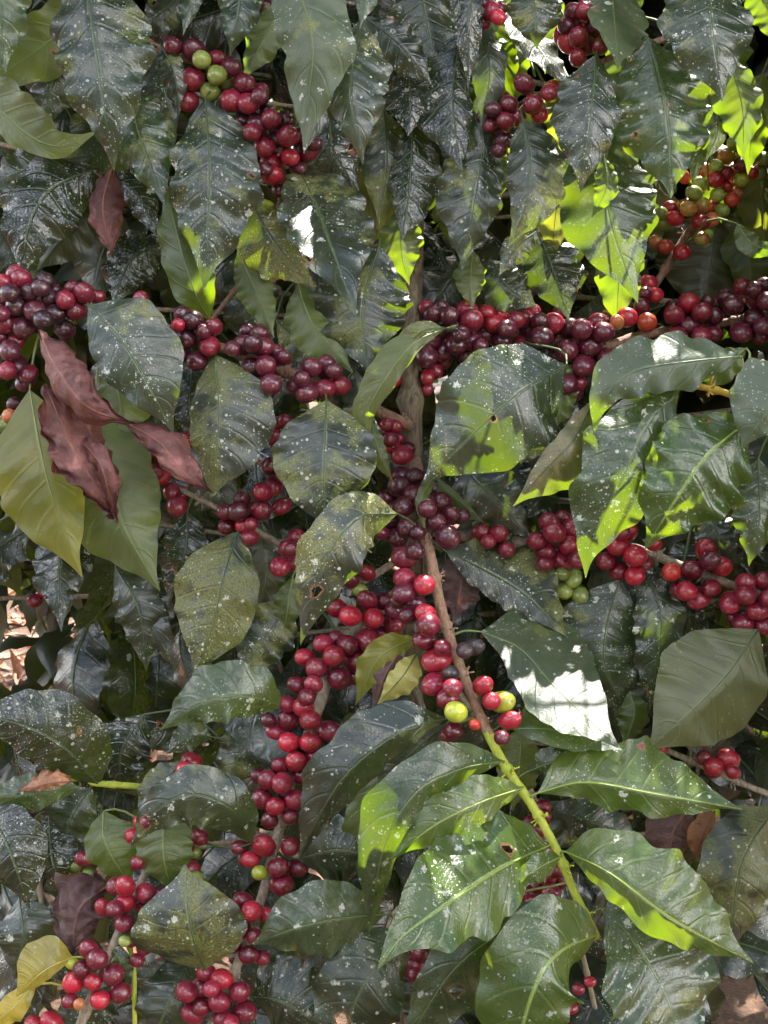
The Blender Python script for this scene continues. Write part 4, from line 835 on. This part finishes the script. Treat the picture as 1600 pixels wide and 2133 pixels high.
def generic_leaf(seed, N=40, M=5, L=0.14, wd=0.030):
    r = np.random.default_rng(seed); t = np.linspace(0, 1, N)
    lean = r.uniform(-.02, .02)
    mid = np.stack([lean * np.sin(t*pi), -0.035 * np.sin(t*pi*.9) + 0.01*t, -L * t], 1)
    side = np.tile([1.0, 0, 0], (N, 1)); nrm = np.tile([0, -1.0, 0.15], (N, 1))
    V, F, UV = blade(mid, side, nrm, wd, wd*r.uniform(.9, 1.1), N=N, M=M, fa=r.uniform(.1, .6), fb=r.uniform(.1, .6), wave=r.uniform(.6, 1.4), quilt=1.1, seed=seed)
    F = orient(V, F, np.array([0, -1.0, 0]), True)
    return V, F, UV, mid
GL = {}
def gleaf_mesh(var, mat):
    if (var, mat) in GL: return GL[(var, mat)]
    V, F, UV, mid = generic_leaf(4000 + var)
    F = [tuple(int(x) for x in f) for f in F]; mi = [0]*len(F)
    path = [(0, 0.004, 0.018), (0, 0.002, 0.008)] + [tuple(mid[int(k)] + (0, -0.0002, 0)) for k in np.linspace(0, 33, 10)]
    tv, tf = tube(np.array(path), np.linspace(0.0013, 0.0004, 12), 5); n0 = len(V)
    V = [tuple(x) for x in V] + [tuple(x) for x in tv]; UV = list(UV) + [(0.5,.3)]*len(tv); F += [tuple(n0+k for k in q) for q in tf]; mi += [1]*len(tf)
    me = bpy.data.meshes.new('leaf'); me.from_pydata(V, [], F); me.materials.append(ML[mat]); me.materials.append(PET.get(mat, PET['std']))
    me.polygons.foreach_set('material_index', mi); me.polygons.foreach_set('use_smooth', [True]*len(F))
    ul = me.uv_layers.new(name='UVMap'); idx = np.zeros(len(me.loops), int); me.loops.foreach_get('vertex_index', idx)
    ul.data.foreach_set('uv', np.array(UV)[idx].ravel()); me.update(); GL[(var, mat)] = me; return me

def back_tree(key, x0, x1, ys, dlo, dhi, nleaf, flip=1, ncherry=0):
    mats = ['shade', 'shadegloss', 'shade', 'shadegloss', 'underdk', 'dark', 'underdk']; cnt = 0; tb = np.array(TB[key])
    for bi, y in enumerate(ys):
        d = rng.uniform(dlo, dhi); tx = (x0 + x1) / 2; nb = BOBJ.__len__()
        side = 1 if bi % 2 else -1
        xs = (x0 - 60, x1 + 60) if side > 0 else (x1 + 60, x0 - 60)
        pts = [(xs[0], y - 30, d), (xs[0]*.6+xs[1]*.4, y + rng.uniform(-30, 30), d - 3), (xs[1], y + rng.uniform(0, 80), d - 6)]
        W, v, f = stem_mesh(pts, 7, 4, seg=8, n=50)
        bo = mesh_obj('branch', v, f, [BK_GREY], TREES[key], origin=W[0])
        n = nleaf // len(ys)
        for k in range(n):
            u = (k + rng.uniform(.1, .9)) / n; p = W[int(u * (len(W)-1))]
            mat = mats[rng.integers(0, len(mats))]
            yaw = rng.uniform(-60, 60); roll = rng.normal(0, 38); pit = rng.uniform(-55, 20)
            if mat == 'underdk': yaw += 180
            rot = Matrix.Rotation(R(roll), 4, 'Y') @ Matrix.Rotation(R(yaw), 4, 'Z') @ Matrix.Rotation(R(pit), 4, 'X')
            cen = p + np.array(rot @ Vector((0, 0, -0.085)))
            if hits(p, p + 2 * (cen - p) * 0.9, 0.022) or gblocks(cen, 0.07): continue
            # keep the sight line to the litter at the lower left open
            ci = (cen - CMn[:3, 3]) @ CMn[:3, :3]; cx = ci[0] / -ci[2] / KPX + 800; cy = 1066.5 - ci[1] / -ci[2] / KPX
            if cx < 80 and 1240 < cy < 1420: continue
            o = bpy.data.objects.new('leaf', gleaf_mesh(int(rng.integers(0, 8)), mat)); link(o, bo)
            off = np.array(rot @ Vector((0, 0.004, 0.018))); sc_ = rng.uniform(.85, 1.25)
            o.location = tuple(p - off * sc_ - WPOS[bo.name]); o.rotation_euler = rot.to_euler(); o.scale = (sc_,)*3
            cnt += 1
        for k in range(ncherry):
            cpos = W[int(rng.uniform(.1, .9) * (len(W)-1))]
            for q in range(rng.integers(3, 7)):
                cc = 'mrdyg'[rng.integers(0, 5)]
                o = bpy.data.objects.new('cherry', CME[cc][0]); link(o, bo); dv = rng.normal(size=3); dv /= np.linalg.norm(dv)
                o.location = tuple(cpos + dv * 0.015 - WPOS[bo.name]); o.rotation_euler = Vector(dv).to_track_quat('Z', 'Y').to_euler(); o.scale = (.85,)*3
                if cc in CLAB: o['label'] = CLAB[cc]
    print(key, 'leaves', cnt)
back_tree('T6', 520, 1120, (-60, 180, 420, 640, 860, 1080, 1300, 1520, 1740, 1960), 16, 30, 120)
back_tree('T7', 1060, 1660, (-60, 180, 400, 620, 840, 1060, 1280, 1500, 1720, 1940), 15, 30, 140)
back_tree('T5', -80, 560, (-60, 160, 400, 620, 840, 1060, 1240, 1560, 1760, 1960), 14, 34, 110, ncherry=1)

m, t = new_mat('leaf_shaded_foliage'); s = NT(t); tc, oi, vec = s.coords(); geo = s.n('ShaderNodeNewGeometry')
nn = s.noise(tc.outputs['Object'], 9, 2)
col = s.mix(s.step(nn, 0.35, 0.65), (0.008,0.011,0.007), (0.016,0.022,0.012)); col = s.mix(geo.outputs['Backfacing'], col, (0.030,0.038,0.012))  # leaf colour darkened to stand for shade inside the crowns
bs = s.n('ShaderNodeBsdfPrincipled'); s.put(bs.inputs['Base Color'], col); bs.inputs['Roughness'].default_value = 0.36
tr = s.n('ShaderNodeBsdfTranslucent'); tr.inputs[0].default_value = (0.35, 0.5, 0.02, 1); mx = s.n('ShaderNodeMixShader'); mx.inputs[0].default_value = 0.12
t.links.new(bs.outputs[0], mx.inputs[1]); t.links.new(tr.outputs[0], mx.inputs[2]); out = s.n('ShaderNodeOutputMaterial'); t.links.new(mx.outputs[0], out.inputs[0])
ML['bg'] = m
# crowns too dense to count: foliage of the trees behind, plus unseen overhead leaves added to cast dappled shade
def foliage(key, centers, nper, mat, origin, filt=None, Lr=(.11, .16)):
    """centers: list of (centre, half extents)"""
    base = []
    for sd_ in range(4):
        V, F, UV, mid = generic_leaf(5000 + sd_, N=11, M=2, L=0.14, wd=0.030); base.append((V, F, UV))
    allV, allF, allU = [], [], []; n0 = 0
    for (c, h), n in zip(centers, nper):
        for _ in range(n):
            p = np.array(c) + rng.uniform(-1, 1, 3) * np.array(h)
            if filt and not filt(p): continue
            V, F, UV = base[rng.integers(0, 4)]
            rot = np.array((Matrix.Rotation(rng.uniform(0, 6.28), 3, 'Z') @ Matrix.Rotation(R(rng.uniform(-75, 10)), 3, 'X') @ Matrix.Rotation(R(rng.normal(0, 25)), 3, 'Y')))
            if filt and hits(p, p + rot @ np.array((0, -.02, -.145)), 0.022): continue
            vv = (V * rng.uniform(.8, 1.15)) @ rot.T + p
            allV.append(vv); allF.append(F + n0); allU.append(UV); n0 += len(vv)
    V = np.concatenate(allV); F = np.concatenate(allF); U = np.concatenate(allU)
    me = bpy.data.meshes.new('foliage'); me.vertices.add(len(V)); me.vertices.foreach_set('co', (V - np.array(origin)).ravel())
    me.loops.add(F.size); me.loops.foreach_set('vertex_index', F.ravel().astype(np.int32))
    me.polygons.add(len(F)); me.polygons.foreach_set('loop_start', np.arange(0, F.size, 4, dtype=np.int32))
    me.polygons.foreach_set('loop_total', np.full(len(F), 4, np.int32)); me.polygons.foreach_set('use_smooth', [True]*len(F))
    ul = me.uv_layers.new(name='UVMap'); ul.data.foreach_set('uv', U[F.ravel()].ravel())
    me.materials.append(ML[mat]); me.update(calc_edges=True); me.validate()
    o = bpy.data.objects.new('foliage', me); link(o, TREES[key]); o.location = tuple(np.array(origin) - WPOS[TREES[key].name])
    o['kind'] = 'stuff'; return o
def cam_px(p):
    ci = (p - CMn[:3, 3]) @ CMn[:3, :3]; D = -ci[2]
    return ci[0] / D / KPX + 800, 1066.5 - ci[1] / D / KPX, D
def keep(p):
    x, y, D = cam_px(p)
    if D < D0 + 0.42 and -150 < x < 1750 and -350 < y < 2300: return False      # never in front of the traced leaves
    if D < 1.0: return False
    if x < 90 and 1210 < y < 1400: return False
    if gblocks(p, 0.13): return False
    return True
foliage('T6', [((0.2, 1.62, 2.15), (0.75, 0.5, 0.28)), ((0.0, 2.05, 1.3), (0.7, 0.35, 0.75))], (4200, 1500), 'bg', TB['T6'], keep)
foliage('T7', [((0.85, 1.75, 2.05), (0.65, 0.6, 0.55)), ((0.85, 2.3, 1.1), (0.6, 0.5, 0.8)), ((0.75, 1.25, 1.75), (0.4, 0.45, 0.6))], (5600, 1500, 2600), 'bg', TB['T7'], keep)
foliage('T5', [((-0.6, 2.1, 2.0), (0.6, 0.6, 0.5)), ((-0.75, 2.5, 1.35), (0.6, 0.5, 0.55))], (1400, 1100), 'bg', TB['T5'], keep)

# a farther row of coffee trees closing the view
for i, (x, y, lab) in enumerate(((-1.9, 4.3, 'distant shaded coffee tree deep in the row at far left'), (0.1, 4.6, 'distant shaded coffee tree deep in the row behind the central trunk'), (2.0, 4.2, 'distant shaded coffee tree deep in the row at far right'))):
    key = 'F%d' % i; TB[key] = (x, y, 0); TREES[key] = tag(empty('coffee_tree', TB[key]), lab, 'coffee tree', GR); WPOS[TREES[key].name] = np.array(TB[key], float)
    metric_trunk(key, (x, y, 2.4))
    foliage(key, [((x, y, 1.75), (1.15, 0.6, 1.15))], (2200,), 'bg', TB[key], None)

# unseen coffee trees added behind the viewpoint: a dark horizon for the glossy leaves to mirror
for i, (x, y) in enumerate(((-2.2, -2.6), (-0.2, -3.0), (1.9, -2.7))):
    key = 'N%d' % i; TB[key] = (x, y, 0); TREES[key] = tag(empty('coffee_tree', TB[key]), 'coffee tree added out of view behind the viewpoint, to darken leaf reflections', 'coffee tree', 'coffee trees added out of view behind the viewpoint'); WPOS[TREES[key].name] = np.array(TB[key], float)
    metric_trunk(key, (x, y, 2.2))
    foliage(key, [((x, y + 0.5, 1.6), (1.2, 0.6, 1.45))], (2100,), 'bg', TB[key], None)

# ---------------------------------------------------------------- ground and litter
v = [(-40,-30,0),(40,-30,0),(40,60,0),(-40,60,0)]
g = mesh_obj('ground', v, [(0,1,2,3)], [M_SOIL], None, origin=(0,0,0), smooth=False); tag(g, 'bare brown soil under the coffee trees', 'ground', None, 'structure')
V0, F0, U0, _ = generic_leaf(6001, N=9, M=2, L=0.13, wd=0.035)
Vs, Fs, Us, n0 = [], [], [], 0
for _ in range(3000):
    p = np.array([rng.uniform(-3.2, 2.2), rng.uniform(0.6, 6.5), rng.uniform(0.01, 0.06)])
    rot = np.array(Matrix.Rotation(rng.uniform(0, 6.28), 3, 'Z') @ Matrix.Rotation(R(90 + rng.normal(0, 22)), 3, 'X') @ Matrix.Rotation(R(rng.normal(0, 30)), 3, 'Y'))
    vv = V0 * rng.uniform(.6, 1.3) * np.array([rng.uniform(.4, 1.1), rng.uniform(1, 2), 1]) @ rot.T + p
    vv[:, 2] = np.maximum(vv[:, 2], 0.004 + rng.uniform(0, 0.01))
    Vs.append(vv); Fs.append(F0 + n0); Us.append(U0); n0 += len(vv)
o = mesh_obj('leaf_litter', np.concatenate(Vs), [tuple(int(x) for x in q) for q in np.concatenate(Fs)], [ML['deadtan']], None, origin=(0,0,0), uv=np.concatenate(Us))
tag(o, 'tan and brown fallen leaves covering the soil between the coffee trees', 'leaf litter', None, 'stuff')
